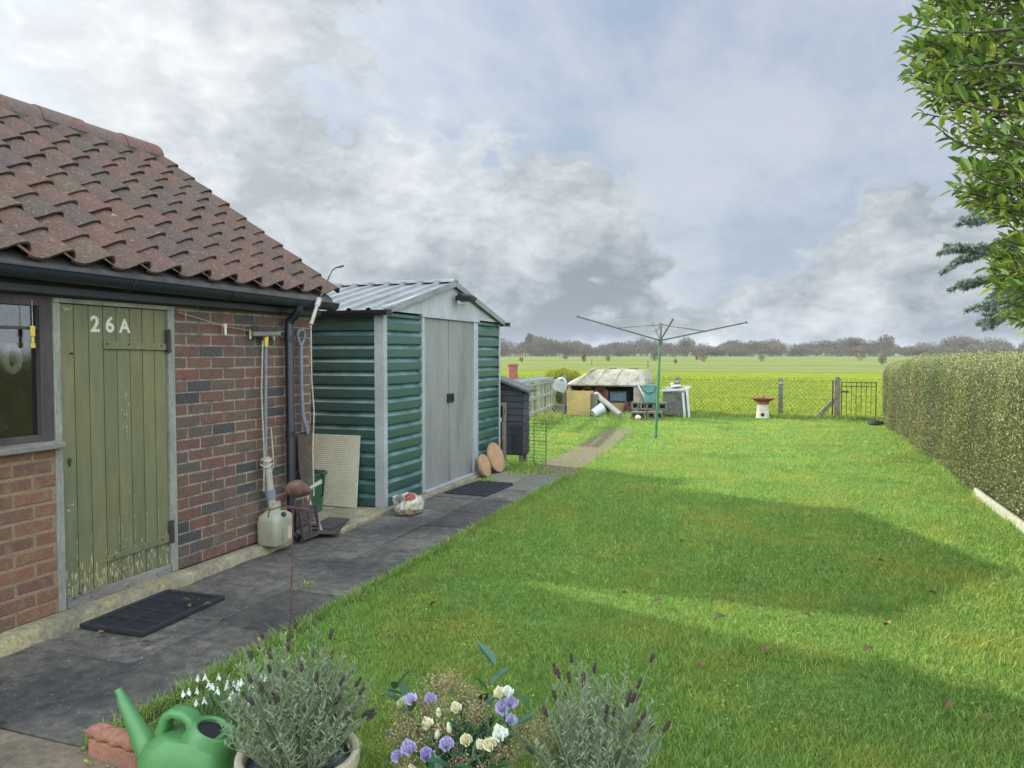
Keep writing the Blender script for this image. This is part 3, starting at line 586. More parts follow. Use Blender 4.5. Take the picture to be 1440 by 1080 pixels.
while k > rl: b.box(k-.03, k+.03, YM-.12, YM-.075, AZ-.014, AZ+.018); b.box(k-.03, k+.03, YM+.075, YM+.12, AZ-.014, AZ+.018); k -= .225
b.build('ridge_cap', M['shed_roof'], RS)
for s in (-1, 1):
    b = MB(); y = YM+s*(YM-YA+.085); z = EZ+.0
    b.loft([[(x, y+.045*math.cos(a), z-.05*math.sin(a)) for a in [PI*k/8 for k in range(9)]]+[(x, y+.04*math.cos(a), z-.045*math.sin(a)) for a in [PI*(8-k)/8 for k in range(9)]] for x in (rl, rr-.02, rr+.05)])
    b.box(rr+.05, rr+.056, y-.05, y+.05, z-.055, z+.005); b.build('gutter', M['black_plastic'], SH, smooth=50)
FL = thing('floodlight', 'black twin floodlight fixed to the shed gable', 'lamp', (XF+.02, 8.66, 2.27))
b = MB(); b.box(XF+.02, XF+.06, 8.58, 8.66, 2.24, 2.30); b.tube([(XF+.05, 8.62, 2.27), (XF+.12, 8.6, 2.3), (XF+.12, 8.85, 2.28)], .012, 8); b.build('bracket', M['black_plastic'], FL, bevel=.004)
for y, rz in ((8.55, -.3), (8.80, .25)):
    b = MB(); b.obox((XF+.14, y, 2.275), (.10, .15, .075), (0, R(25), rz)); h = b.build('lamp_head', M['black_plastic'], FL, bevel=.01)
b = MB(); b.obox((XF+.11, 8.545, 2.215), (.04, .12, .035), (0, R(15), -.3)); b.build('sensor', M['white_plastic'], FL, bevel=.008)
b = MB()                                                     # concrete base of the shed and of the gap before it
b.prism([(-3.70, 5.88), (-3.74, 7.0), (-3.68, 10.2), (-7.1, 10.2), (-7.1, 5.88)], 'z', -.03, .038); tag(b.build('shed_base', M['concrete'], bevel=.012), kind='structure')

# bag, mats, discs beside the shed
BG = thing('plastic_bag', 'crumpled white plastic bag with red print by the shed corner', 'bag', (-3.53, 6.86, 0))
def crumple(c, r, seed, j=.16):
    import bmesh
    from mathutils import noise as nz_
    bm = bmesh.new(); bmesh.ops.create_icosphere(bm, subdivisions=4, radius=1); vs = []
    for v in bm.verts:
        p = v.co; k = 1+j*2*(nz_.ridged_multi_fractal(p*1.6+Vector((seed, 0, 0)), 1, 2, 4, 1, 2)-1.1)*.5; q = Vector((p.x*r[0], p.y*r[1], p.z*r[2]))*k
        vs.append((c[0]+q.x, c[1]+q.y, max(c[2]+q.z, .008)))
    fs = [tuple(v.index for v in f.verts) for f in bm.faces]; bm.free(); return vs, fs
b = MB(); b.add(*crumple((-3.53, 6.86, .085), (.13, .19, .115), 3)); b.build('bag_body', M['bag'], BG, smooth=25)
b = MB(); b.add(*crumple((-3.50, 6.81, .155), (.06, .09, .055), 9)); b.build('printed_panel', M['bag_red'], BG, smooth=25)
b = MB()
for k in range(7):
    a = U(0, 6.28); b.leaf((-3.57, 6.74, .12), (math.cos(a)*.5, math.sin(a), .9), (U(-1, 1), U(-1, 1), .3), U(.08, .14), .09, .5, .4, .2)
b.build('bag_neck', M['white_plastic'], BG)
MA = thing('door_mat', 'black rubber grid mat on the paving below the green door', 'mat', (-3.63, 3.67, 0), (0, 0, R(1.5)))
b = MB(); hx, hy = .215, .335
for s in (-1, 1): b.box(s*hx-.014, s*hx+.014, -hy-.014, hy+.014, .004, .03); b.box(-hx+.0142, hx-.0142, s*hy-.014, s*hy+.014, .004, .03)
for y in (-.167, 0, .167): b.box(-hx+.0142, hx-.0142, y-.007, y+.007, .004, .026)
b.box(-.006, .006, -hy+.0142, hy-.0142, .004, .0255); b.build('rim', M['rubber'], MA, local=True, bevel=.003)
b = MB()
k = -hx+.022
while k < hx-.015: b.box(k-.0035, k+.0035, -hy+.0142, hy-.0142, .004, .016); k += .0125
k = -hy+.025
while k < hy-.015: b.box(-hx+.0142, hx-.0142, k-.002, k+.002, .0042, .0125); k += .014
b.build('ribs', M['rubber'], MA, local=True)
b = MB(); b.box(-hx+.01, hx-.01, -hy+.01, hy-.01, .002, .0038); b.build('backing', M['soil'], MA, local=True)
MT = thing('door_mat', 'black openwork scroll mat lying below the shed doors', 'mat', (-3.38, 8.36, 0), (0, 0, R(-3)))
b = MB(); hx, hy = .25, .40
for s in (-1, 1): b.box(s*hx-.014, s*hx+.014, -hy, hy, .006, .016); b.box(-hx+.0142, hx-.0142, s*hy-.014, s*hy+.014, .006, .016)
for i in range(5):
    for j in range(7):
        cx, cy = -hx+.055+i*.098, -hy+.07+j*.126; rr_ = .036+.012*((i+j) % 2)
        b.tube([(cx+rr_*math.cos(a), cy+rr_*1.15*math.sin(a), .012) for a in [2*PI*q/10 for q in range(11)]], .008, 5, caps=False)
        b.bar((cx-.05, cy-.06*(1 if (i+j) % 2 else -1), .011), (cx+.05, cy+.06*(1 if (i+j) % 2 else -1), .011), .013, .01)
b.build('scrollwork', M['rubber'], MT, local=True)
for (x, y, r_, tl, rz), lb in zip(((-3.62, 9.21, .15, 74, -.05), (-3.60, 9.63, .205, 72, -.1)), ('smaller round tan disc leaning behind the larger one by the shed', 'larger round tan disc leaning against the shed front corner')):
    t = thing('round_disc', lb, 'disc', (x, y, .006), (0, R(-(90-tl)), rz), 'round discs leaning on the shed')
    b = MB(); b.lathe([(0, -.02), (r_*.97, -.02), (r_, -.01), (r_, .012), (r_*.97, .02), (r_*.9, .021), (0, .021)], 40, (0, 0, r_), (0, R(90), 0)); b.build('disc_body', M['wood_disc'], t, local=True, smooth=40)
# hutch behind the shed
HU = thing('hutch', 'dark boarded rabbit hutch with felt roof behind the metal shed', 'hutch', (-3.95, 10.75, 0))
b = MB()
for k in range(11):
    z0 = .15+k*.095; z1 = z0+.10; xr = -3.56
    b.add([(-4.45, 10.43, z0), (xr, 10.43, z0), (xr, 10.447, min(z1, 1.04)), (-4.45, 10.447, min(z1, 1.2)), (-4.45, 10.46, z0), (xr, 10.46, z0)], [(0, 1, 2, 3), (0, 4, 5, 1)], U(.2, .8))
b.prism([(-4.45, .13), (-3.562, .13), (-3.562, 1.04), (-4.0, 1.21), (-4.45, 1.21)], 'y', 10.462, 10.72, .4)
for k in range(8): b.box(-3.562, -3.548, 10.45, 10.73, .15+k*.11, .15+k*.11+.10, U(.2, .8))
HB = b.build('body', M['hutch'], HU)
b = MB(); b.prism([(-3.46, 1.035), (-3.46, 1.075), (-3.98, 1.262), (-4.55, 1.262), (-4.55, 1.225), (-3.99, 1.225)], 'y', 10.38, 10.82); b.build('roof', M['felt'], HU, bevel=.006)
for x, y in ((-3.60, 10.49), (-3.60, 10.68), (-4.4, 10.49)):
    b = MB(); b.box(x-.025, x+.025, y-.025, y+.025, 0, .13); b.build('leg', M['old_timber'], HU)
b = MB()
for k in range(18): b.box(-3.72, -3.552, 10.418, 10.426, .16+k*.0245, .168+k*.0245)
b.build('louvre', M['iron'], HU)
b = MB(); b.box(-3.80, -3.755, 10.27, 10.31, .0, .90); b.box(-4.3, -3.801, 10.27, 10.31, .85, .90); b.box(-3.795, -3.76, 10.22, 10.268, .0, .62)
tag(b.build('timber_stand', M['old_timber'], bevel=.004), 'weathered timber frame standing before the dark hutch', 'frame')
b = MB(); b.tube([(-4.2, 10.22, .63), (-3.80, 10.2, .66)], .035, 12); tag(b.build('pipe', M['pvc'], smooth=50), 'short white pipe poking out behind the shed corner', 'pipe')
b = MB()
for q in range(6):
    rr_ = .26-.018*q; b.tube([(-3.98+rr_*.62*math.cos(a)+U(-.004, .004), 10.235-.015*q, .30+rr_*math.sin(a)*1.02) for a in [2*PI*k/26 for k in range(27)]], .013, 7, caps=False)
tag(b.build('hose_coil', M['black_plastic'], smooth=50), 'coil of black hose hanging behind the shed corner', 'hose')
b = MB(); b.box(-4.3, -3.82, 10.312, 10.325, .02, .84); tag(b.build('black_sheet', M['black_plastic']), 'black sheet hung on the timber frame behind the hose', 'sheet')
WP = thing('wire_panel', 'thin black wire panel standing in the grass by the hutch', 'wire panel', (-3.42, 10.55, 0), (0, 0, R(-12)))
b = MB()
for k in range(3): b.tube([(k*.2-.2, 0, 0), (k*.2-.2, 0, .64)], .006, 5)
for k in range(13): b.tube([(-.2, 0, .04+k*.05), (.2, 0, .04+k*.05)], .0028, 4)
b.build('wires', M['iron'], WP, local=True)
# picket fence on the left boundary
PF = thing('picket_fence', 'low grey lichened picket fence along the left garden boundary', 'fence', (-5.5, 17.5, 0))
A, B_ = Vector((-5.28, 15.4, 0)), Vector((-5.80, 19.7, 0)); n = 10; b = MB()
d = (B_-A).normalized()
for k in range(n+1):
    p = A+(B_-A)*(k/n); h = .88+U(-.015, .015); b.bar(p+Vector((0, 0, .10)), p+Vector((U(-.01, .01), U(-.012, .012), h)), .12, .024, (1, 0, 0))
b.build('pale', M['picket'], PF)
for z in (.24, .58, .885):
    b = MB(); b.bar(A+Vector((.035, 0, z)), B_+Vector((.035, 0, z)), .03, .075 if z < .8 else .04); b.build('rail', M['picket'], PF)
for t in (0., .36, .68, 1.):
    p = A+(B_-A)*t; b = MB(); b.bar(p+Vector((-.06, 0, 0)), p+Vector((-.06, 0, .92)), .09); b.build('post', M['old_timber'], PF)
LD = thing('ladder', 'long silver ladder resting along the top of the picket fence', 'ladder', (-5.5, 16, .95))
for o in (0, .26):
    b = MB(); b.bar((-5.16-o, 13.6, .965+o*.12), (-5.74-o, 19.3, .955+o*.12), .03, .06); b.build('stile', M['alu'], LD)
for k in range(14):
    t = (k+.5)/14; b = MB(); x, y = -5.16-.58*t, 13.6+5.7*t; b.tube([(x, y, .965-.01*t), (x-.26, y, .995-.01*t)], .014, 6); b.build('rung', M['alu'], LD)
b = MB(); b.box(-5.2, -5.1, 13.7, 13.78, 0, .93); tag(b.build('support_post', M['old_timber']), 'rough timber post propping up the ladder behind the hutch', 'post')
WS = thing('chair_shell', 'white rounded plastic chair shell hung at the fence end', 'chair shell', (-5.5, 19.2, .8), (R(18), R(24), R(8)))
b = MB(); secs = []
for k in range(9):
    t = k/8; w = .17*(math.sin(PI*min(1, .25+t*.75)))**.6+.02; secs.append([((i-4)/4*w, -.03*(1-((i-4)/4)**2)-.012, -.19+.40*t) for i in range(9)]+[((4-i)/4*w, -.03*(1-((i-4)/4)**2)+.006, -.19+.40*t) for i in range(9)])
b.loft(secs); SHL = b.build('shell', M['white_plastic'], WS, smooth=50, local=True)
b = MB(); b.box(-.05, .05, -.047, -.041, .13, .15); b.build('hand_slot', M['hole'], WS, local=True)
# terracotta pot and bush behind the fence
b = MB(); b.lathe([(.0, .0), (.125, 0), (.135, 1.24), (.155, 1.26), (.155, 1.31), (.125, 1.32), (.115, 1.28), (0, 1.27)], 24, (-7.1, 20.0, 0)); tag(b.build('chimney_pot', M['terracotta'], smooth=40), 'tall terracotta chimney pot beyond the picket fence', 'chimney pot')

# ================================================================== JUNK AT THE GARDEN END
CP = thing('pickup_canopy', 'dirty cream fibreglass pickup canopy on the ground, open towards the garden', 'canopy', (-4.45, 20.1, 0))
def ring(xa, xb, ya, yb, z, rad=.12, n=5):
    o = []
    for cx, cy, a0 in ((xb-rad, yb-rad, 0), (xa+rad, yb-rad, 90), (xa+rad, ya+rad, 180), (xb-rad, ya+rad, 270)):
        for k in range(n): a = R(a0+90*k/(n-1)); o.append((cx+rad*math.cos(a), cy+rad*math.sin(a), z))
    return o
b = MB(); b.loft([ring(-5.46, -3.42, 19.72, 21.3, .745, .10), ring(-5.48, -3.40, 19.70, 21.32, .78, .10), ring(-5.44, -3.41, 19.73, 21.3, .84, .12), ring(-5.06, -3.44, 19.90, 21.2, 1.06, .16), ring(-4.90, -3.50, 19.99, 21.1, 1.13, .2), ring(-4.76, -3.60, 20.10, 21.0, 1.165, .22), ring(-4.6, -3.8, 20.3, 20.8, 1.18, .2)])
CR = b.build('roof', M['canopy'], CP, smooth=45)
for x0, x1 in ((-5.20, -4.90), (-4.72, -4.52), (-4.22, -4.10)):
    b = MB(); b.tube([(x0, 19.72, .80), (x0+(x1-x0)*.45, 19.82, .95), (x0+(x1-x0)*.85, 19.93, 1.08), (x1, 20.06, 1.15), (x1+.02, 20.4, 1.185)], .034, 8); b.build('rib', M['canopy'], CR, smooth=50)
for x in (-4.45, -3.85): b = MB(); b.box(x-.12, x+.12, 20.4, 20.6, 1.165, 1.215); b.build('vent', M['old_timber'], CR, bevel=.01)
b = MB(); b.prism([(19.74, 0), (21.28, 0), (21.28, .745), (19.74, .745)], 'x', -3.50, -3.44); b.box(-3.70, -3.501, 19.74, 19.79, 0, .745); b.build('end_wall', M['canopy'], CP, bevel=.008)
b = MB(); b.box(-5.45, -5.40, 19.78, 21.28, 0, .745); b.build('end_wall', M['canopy'], CP)
b = MB(); b.box(-5.399, -3.501, 21.24, 21.28, 0, .745); b.build('back_wall', M['black_plastic'], CP)
WD = thing('window_panel', 'white framed window panel tilted against the canopy end', 'window panel', (-3.3, 19.85, .3), (0, R(-28), 0))
b = MB()
for a in ((-.02, .02, -.25, .25, .0, .05), (-.02, .02, -.25, .25, .55, .60), (-.02, .02, -.25, -.2, .0502, .5498), (-.02, .02, .2, .25, .0502, .5498)): b.box(*a)
b.build('frame', M['white_plastic'], WD, local=True, bevel=.004)
b = MB(); b.box(-.006, .006, -.2, .2, .05, .55); b.build('pane', M['glaze_dark'], WD, local=True)
BX = thing('box', 'large buff plywood box standing open-topped before the canopy', 'box', (-5.0, 19.3, 0))
b = MB(); b.box(-5.34, -4.72, 19.22, 19.235, 0, .62, .5, .004); b.box(-5.34, -5.325, 19.2352, 19.68, 0, .66); b.box(-4.735, -4.72, 19.2352, 19.68, 0, .60); b.box(-5.324, -4.736, 19.665, 19.68, 0, .62); b.box(-5.324, -4.736, 19.236, 19.664, .0, .02); b.build('body', M['cardboard'], BX, bevel=.003)
b = MB(); b.box(-4.715, -4.54, 19.3, 19.36, 0, .56); tag(b.build('plank', M['old_timber'], bevel=.004), 'weathered plank upright beside the buff box', 'plank')
b = MB(); b.box(-5.62, -5.37, 19.12, 19.32, 0, .27); b.box(-5.66, -5.45, 19.05, 19.115, 0, .07); tag(b.build('block', M['block'], bevel=.008), 'pale concrete block at the foot of the fence beside the buff box', 'block')
BK = thing('bucket', 'white bucket lying tilted on the grass by the buff box', 'bucket', (-4.46, 18.95, .14), (R(-8), R(62), R(30)))
b = MB(); b.lathe([(.0, -.14), (.12, -.14), (.14, .15), (.15, .15), (.15, .17), (.13, .17), (.11, -.12), (0, -.12)], 24); b.build('body', M['white_plastic'], BK, local=True, smooth=40)
b = MB(); b.tube([(.15*math.cos(a), .15*math.sin(a), .16+.05*abs(math.sin(a))) for a in [PI*k/14 for k in range(15)]], .005, 6); b.build('handle', M['alu'], BK, local=True, smooth=50)
b = MB(); b.tube([(-4.62, 19.5, .52), (-3.85, 18.85, .07)], .075, 14); b.tube([(-4.64, 19.52, .535), (-4.5, 19.4, .44)], .09, 14); tag(b.build('pipe', M['pvc'], smooth=50), 'thick pale pipe sloping down out of the canopy', 'pipe')
CB = thing('crate', 'blue-grey crate stored inside the open canopy', 'crate', (-4.1, 20.3, .36))
b = MB(); b.box(-4.42, -3.98, 20.2, 20.5, .34, .56); b.box(-4.44, -3.96, 20.18, 20.52, .5602, .585); b.build('body', M['blue_crate'], CB, bevel=.006)
b = MB(); b.box(-4.5, -3.7, 20.1, 20.6, .26, .335); b.box(-4.48, -4.44, 20.12, 20.58, 0, .259); b.box(-3.76, -3.72, 20.12, 20.58, 0, .259); tag(b.build('bench', M['brown_wood']), 'dark low bench carrying crates inside the canopy', 'bench')
b = MB(); b.box(-4.74, -4.46, 20.2, 20.5, .34, .62); b.box(-4.755, -4.445, 20.19, 20.51, .58, .61); tag(b.build('storage_box', M['pink_box'], bevel=.006), 'dusky pink box beside the crate in the canopy', 'box')
b = MB(); b.box(-4.80, -4.48, 20.1, 20.5, .0, .335); tag(b.build('storage_chest', M['brown_wood'], bevel=.006), 'dark chest under the pink box in the canopy', 'chest')
b = MB()
for k in range(9): b.box(-4.36+k*.052, -4.36+k*.052+.04, 19.92-.004*(k % 2), 19.94, .02, .30, U(.3, .7))
b.box(-4.36, -3.90, 19.941, 19.95, .05, .28); tag(b.build('slatted_panel', M['cardboard']), 'ridged yellowish slatted panel under the crates', 'panel')
b = MB()
for i, (x, r_) in enumerate(((-4.95, .15), (-4.60, .18), (-4.62, .12))):
    b.tube([(x+r_*math.cos(a), 19.86+.04*i, .56+r_*math.sin(a)) for a in [2*PI*k/24 for k in range(25)]], .010, 8, caps=False)
    b.tube([(x+r_*.8*math.cos(a), 19.88+.04*i, .56+r_*.8*math.sin(a)) for a in [2*PI*k/24 for k in range(25)]], .009, 8, caps=False)
b.tube([(-4.95, 19.6, .0), (-4.95, 19.86, .5)], .02, 6); tag(b.build('hose_reel', M['terracotta'], smooth=50), 'loops of reddish hose above the buff box', 'hose')
b = MB()
for k in range(7): x = -3.98+U(0, .28); b.bar((x, 19.65+U(-.1, .1), 0), (x+U(-.12, .12), 19.85, U(.2, .42)), .035, .02)
tag(b.build('timber_offcuts', M['rust']), 'reddish timber offcuts heaped in the canopy mouth', 'offcuts')
b = MB()
for k in range(9): b.bar((-3.62+U(-.1, .3), 19.1+U(-.15, .3), .05), (-3.42+U(-.15, .35), 19.2+U(-.2, .3), U(.12, .42)), .05, .03)
tag(b.build('scrap_heap', M['pvc']), 'heap of pale scrap lengths beside the teal bin', 'scrap')
blks = [((-3.36, 18.62, .095), 0, 'grey block with hollow face, lowest at left under the teal bin'), ((-2.98, 18.72, .095), .1, 'dark grey block lowest at right under the teal bin'),
        ((-3.2, 19.0, .3), .05, 'upper grey block right under the teal bin'), ((-3.42, 19.05, .3), -.06, 'mossy upper block beside the teal bin foot'), ((-2.92, 19.05, .3), .04, 'upper grey block farthest right beside the tub')]
for (p, rz, lb) in blks:
    t = thing('concrete_block', lb, 'block', p, (0, 0, rz), 'blocks stacked under the teal bin'); b = MB()
    b.box(-.18, .18, -.1, .1, -.095, -.05); b.box(-.18, .18, -.1, .1, .05, .095)
    for x in (-.18, -.03, .14): b.box(x, x+.04, -.1, .1, -.0498, .0498)
    b.box(-.18, .18, .04, .1, -.0499, .0499) if 0 else None; b.build('block_body', M['block'], t, local=True, bevel=.005)
    b = MB(); b.box(-.14, .14, .06, .09, -.049, .049); b.build('web', M['brown_wood'], t, local=True)
TB = thing('bin', 'teal plastic bin with dark handle standing on grey blocks', 'bin', (-3.14, 18.98, .395))
b = MB(); b.loft([rrect(-3.14, 18.98, w, w*.9, z, .45) for w, z in ((.135, .397), (.175, .80), (.19, .802), (.19, .83), (.165, .83), (.13, .42))]); b.build('body', M['teal'], TB, smooth=40)
b = MB(); b.tube([(-3.14+.18*math.cos(a), 18.98-.172, .80-.17*math.sin(a)) for a in [PI*k/12 for k in range(13)]], .011, 6); b.build('handle', M['black_plastic'], TB, smooth=50)
b = MB(); b.blob((-3.34, 18.42, .06), (.07, .06, .06), 2, .12); tag(b.build('stone', M['cream_stone'], smooth=50), 'small pale stone on the grass before the grey blocks', 'stone')
BT = thing('tub', 'old grey tub with white rim beside the teal bin', 'tub', (-2.65, 19.5, 0))
b = MB(); b.prism([(-2.93, .05), (-2.36, .0), (-2.36, .62), (-2.93, .64)], 'y', 19.62, 20.05); b.build('body', M['block'], BT, bevel=.01)
b = MB(); b.bar((-2.95, 19.58, .66), (-2.36, 19.5, .70), .05, .05); b.bar((-2.36, 19.47, .70), (-2.30, 20.1, .74), .05, .05); b.bar((-2.33, 20.1, .74), (-2.95, 20.1, .70), .05, .05); b.build('rim', M['white_plastic'], BT, bevel=.008)
b = MB(); b.bar((-2.25, 19.5, .0), (-2.32, 19.52, .70), .05, .09); b.bar((-2.36, 19.5, .0), (-2.42, 19.52, .62), .06, .05); b.build('leg_panel', M['white_plastic'], BT, bevel=.008)
b = MB(); b.blob((-2.62, 19.85, .76), (.15, .12, .05), 2, .12, seed=4); b.blob((-2.73, 19.82, .82), (.04, .04, .035), 2, .1, seed=5); tag(b.build('rag', M['white_plastic'], smooth=40), 'crumpled white rag on top of the old tub', 'rag')
# birdbath
BB = thing('bird_bath', 'terracotta dish bird bath on a cream pedestal by the end fence', 'bird bath', (-.53, 20.05, 0))
b = MB(); b.lathe([(0, 0), (.165, 0), (.16, .02), (.135, .30), (.14, .34), (0, .34)], 28, (-.53, 20.05, 0)); PD = b.build('pedestal', M['cream_stone'], BB, smooth=40)
b = MB(); b.lathe([(0, 0), (.045, 0), (.045, .01), (.03, .012), (0, .012)], 18, (-.53, 19.90, .09), (R(86), 0, 0)); b.build('hole', M['hole'], PD)
b = MB(); b.lathe([(0, .34), (.15, .342), (.155, .40), (.20, .43), (.29, .485), (.295, .50), (.28, .50), (.19, .455), (0, .445)], 32, (-.53, 20.05, 0)); b.build('dish', M['terracotta'], BB, smooth=40)
b = MB(); b.lathe([(0, .44), (.035, .45), (.03, .50), (.045, .53), (.03, .56), (.018, .60), (0, .62)], 14, (-.53, 20.05, 0)); b.build('finial', M['clay'], BB, smooth=50)

# ================================================================== END FENCE AND GATE
FY = 20.25
CF = thing('chainlink_fence', 'green chain-link fence on grey concrete posts across the garden end', 'fence', (-3, FY, 0))
b = MB(); H_ = .90; sp = .105; x = -9.6
def dia(x, s):
    p0 = (x, FY, .03); n = 8
    return [(x+s*H_*.95*k/n, FY+(.004 if k % 2 else -.004), .03+H_*k/n) for k in range(n+1)]
while x < 1.12:
    for s in (1, -1):
        P = [(q, w, e) for q, w, e in dia(x, s) if -8.7 <= q <= 1.10]
        if len(P) > 1: b.bar(P[0], P[-1], .0048, .0048)
    x += sp
for z in (.05, .48, .925): b.bar((-8.7, FY+.006, z), (1.12, FY+.006, z), .007, .007)
b.build('wire_mesh', M['chain'], CF)
for x in (-8.7, -5.7, -2.66, -.117):
    b = MB(); b.prism([(x-.055, 0), (x+.055, 0), (x+.055, .96), (x+.03, 1.0), (x-.03, 1.0), (x-.055, .96)], 'y', FY+.012, FY+.11); q = b.build('post', M['post'], CF, bevel=.006)
    if x in (-2.66, -.117): b = MB(); b.box(x-.05, x+.05, FY+.002, FY+.0115, .84, .90); b.tube([(x, FY-.01, .87), (x, FY+.1, .87)], .035, 10); b.build('clip', M['pvc'], q)
b = MB(); b.box(1.12, 1.25, FY-.03, FY+.09, 0, .99); b.prism([(1.12, .99), (1.25, .99), (1.22, 1.03), (1.15, 1.03)], 'y', FY-.03, FY+.09); b.build('post', M['old_timber'], CF, bevel=.006)
b = MB(); b.bar((.70, FY-.02, .0), (1.13, FY+.02, .48), .07, .09); b.build('brace', M['old_timber'], CF, bevel=.006)
b = MB(); b.tube([(1.08, FY-.02, 0), (1.08, FY-.02, .95)], .018, 8); b.build('straining_bar', M['iron'], CF)
GT = thing('gate', 'narrow black metal garden gate with plain upright bars', 'gate', (1.65, FY, 0))
b = MB()
for x in (1.28, 2.04): b.bar((x, FY, .02), (x, FY, .92), .022)
for z in (.06, .90, .80): b.bar((1.28, FY, z), (2.04, FY, z), .018, .018)
b.build('gate_frame', M['iron'], GT)
for k in range(1, 7):
    x = 1.28+.76*k/7; b = MB(); b.tube([(x, FY, .06), (x, FY, .90)], .0075, 6); b.build('bar', M['iron'], GT)
b = MB()
for cx in (1.50, 1.66, 1.82): b.tube([(cx+.05*math.cos(a), FY, .85+.045*math.sin(a)) for a in [2*PI*k/14 for k in range(15)]], .005, 5, caps=False)
b.tube([(1.66+.08*math.cos(a), FY, .45+.12*math.sin(a)) for a in [2*PI*k/14 for k in range(15)]], .005, 5, caps=False); b.build('scroll', M['iron'], GT)
b = MB(); b.box(1.26, 1.44, FY-.035, FY-.012, .655, .69); b.box(1.40, 1.42, FY-.05, FY-.035, .64, .70); b.build('latch', M['black_plastic'], GT)
b = MB(); b.add(*crumple((1.90, 18.75, .045), (.17, .09, .07), 5)); tag(b.build('stone', M['black_plastic'], smooth=40), 'dark flat lump lying on the lawn by the hedge end', 'lump')

# ================================================================== ROTARY DRYER
RD = thing('rotary_dryer', 'green rotary clothes dryer opened out on the lawn', 'clothes dryer', (-2.287, 14.46, 0), (R(-.0), R(2.3), 0))
b = MB(); b.tube([(0, 0, -.05), (0, 0, 1.30)], .026, 12); b.tube([(0, 0, 1.302), (0, 0, 1.80)], .022, 12); b.build('pole', M['dryer'], RD, local=True, smooth=50)
b = MB(); b.tube([(0, 0, 1.74), (0, 0, 1.88)], .036, 12); b.tube([(0, 0, 1.881), (0, 0, 2.15)], .019, 10); b.tube([(0, 0, 2.09), (0, 0, 2.16)], .034, 12); b.build('hub', M['dryer_arm'], RD, local=True, smooth=50)
tips = []; AL = 1.56; base = 15.5
for k, (ph, tz) in enumerate(((180+base, 2.235), (base, 2.235), (-90+base, 2.18), (90+base, 2.2))):
    a = R(ph); dv = Vector((math.cos(a), math.sin(a), 0)); tip = dv*AL+Vector((0, 0, tz)); tips.append((ph, tip))
    b = MB(); b.tube([dv*.03+Vector((0, 0, 1.85)), tip], .0135, 8); b.tube([tip-dv*.03, tip+dv*.012], .018, 8); arm = b.build('arm', M['dryer_arm'], RD, local=True, smooth=50)
    mid = dv*.80+Vector((0, 0, 1.85+(tz-1.85)*.80/AL)); b = MB(); b.tube([dv*.03+Vector((0, 0, 2.13)), mid], .009, 6); b.tube([mid-dv*.03, mid+dv*.03], .019, 8); b.build('strut', M['dryer_arm'], arm, local=True, smooth=50)
tips.sort(key=lambda q: q[0] % 360); b = MB()
for i in range(4):
    P, Q = tips[i][1], tips[(i+1) % 4][1]; h0 = Vector((0, 0, 1.85))
    for f in (.99, .84, .69, .54, .40):
        p, q = h0+(P-h0)*f, h0+(Q-h0)*f; b.tube([p, (p+q)/2-Vector((0, 0, .03*f)), q], .0022, 4)
b.build('line', M['rope'], RD, local=True)

# ================================================================== RUSTY BIRD ON A ROD
RB = thing('bird_stake', 'rusty metal bird ornament on a thin rod at the path edge', 'ornament', (-2.575, 3.55, 0))
b = MB(); b.tube([(-2.575, 3.55, -.05), (-2.553, 3.55, .4), (-2.54, 3.55, .76)], .0042, 8); b.build('rod', M['rust'], RB, smooth=50)
b = MB(); secs = []
ex = Vector((.93, .0, .36)).normalized(); ez = Vector((-.36, 0, .93)); c0 = Vector((-2.50, 3.55, .862))
for t, r_ in ((-.088, .004), (-.08, .024), (-.06, .040), (-.03, .048), (0, .047), (.03, .038), (.06, .022), (.085, .010), (.095, .004)):
    c = c0+Vector((.96, 0, -.08 if t > 0 else .1))*t; secs.append([c+Vector((0, math.cos(a)*r_*.85, math.sin(a)*r_)) for a in [2*PI*k/14 for k in range(14)]])
b.loft(secs); b.tube([c0+Vector((-.085, 0, 0)), c0+Vector((-.115, 0, .004))], [.008, .002], 8); b.build('body', M['rust'], RB, smooth=60)
b = MB(); b.bar((-2.44, 3.55, .862), (-2.355, 3.55, .905), .006, .012); b.bar((-2.44, 3.555, .866), (-2.36, 3.555, .915), .006, .010); b.build('tail', M['pvc'], RB)
b = MB(); b.tube([(-2.62, 3.55, .74), (-2.54, 3.545, .755), (-2.44, 3.55, .75)], .006, 6); b.tube([(-2.58, 3.54, .762), (-2.50, 3.55, .752), (-2.45, 3.56, .775), (-2.43, 3.555, .83), (-2.435, 3.55, .86)], .004, 6)
b.tube([(-2.54, 3.55, .75), (-2.66, 3.58, .742), (-2.72, 3.58, .72), (-2.73, 3.58, .68)], .004, 6); b.tube([(-2.53, 3.55, .75), (-2.52, 3.55, .82)], .005, 6); b.build('perch', M['rust'], RB, smooth=50)

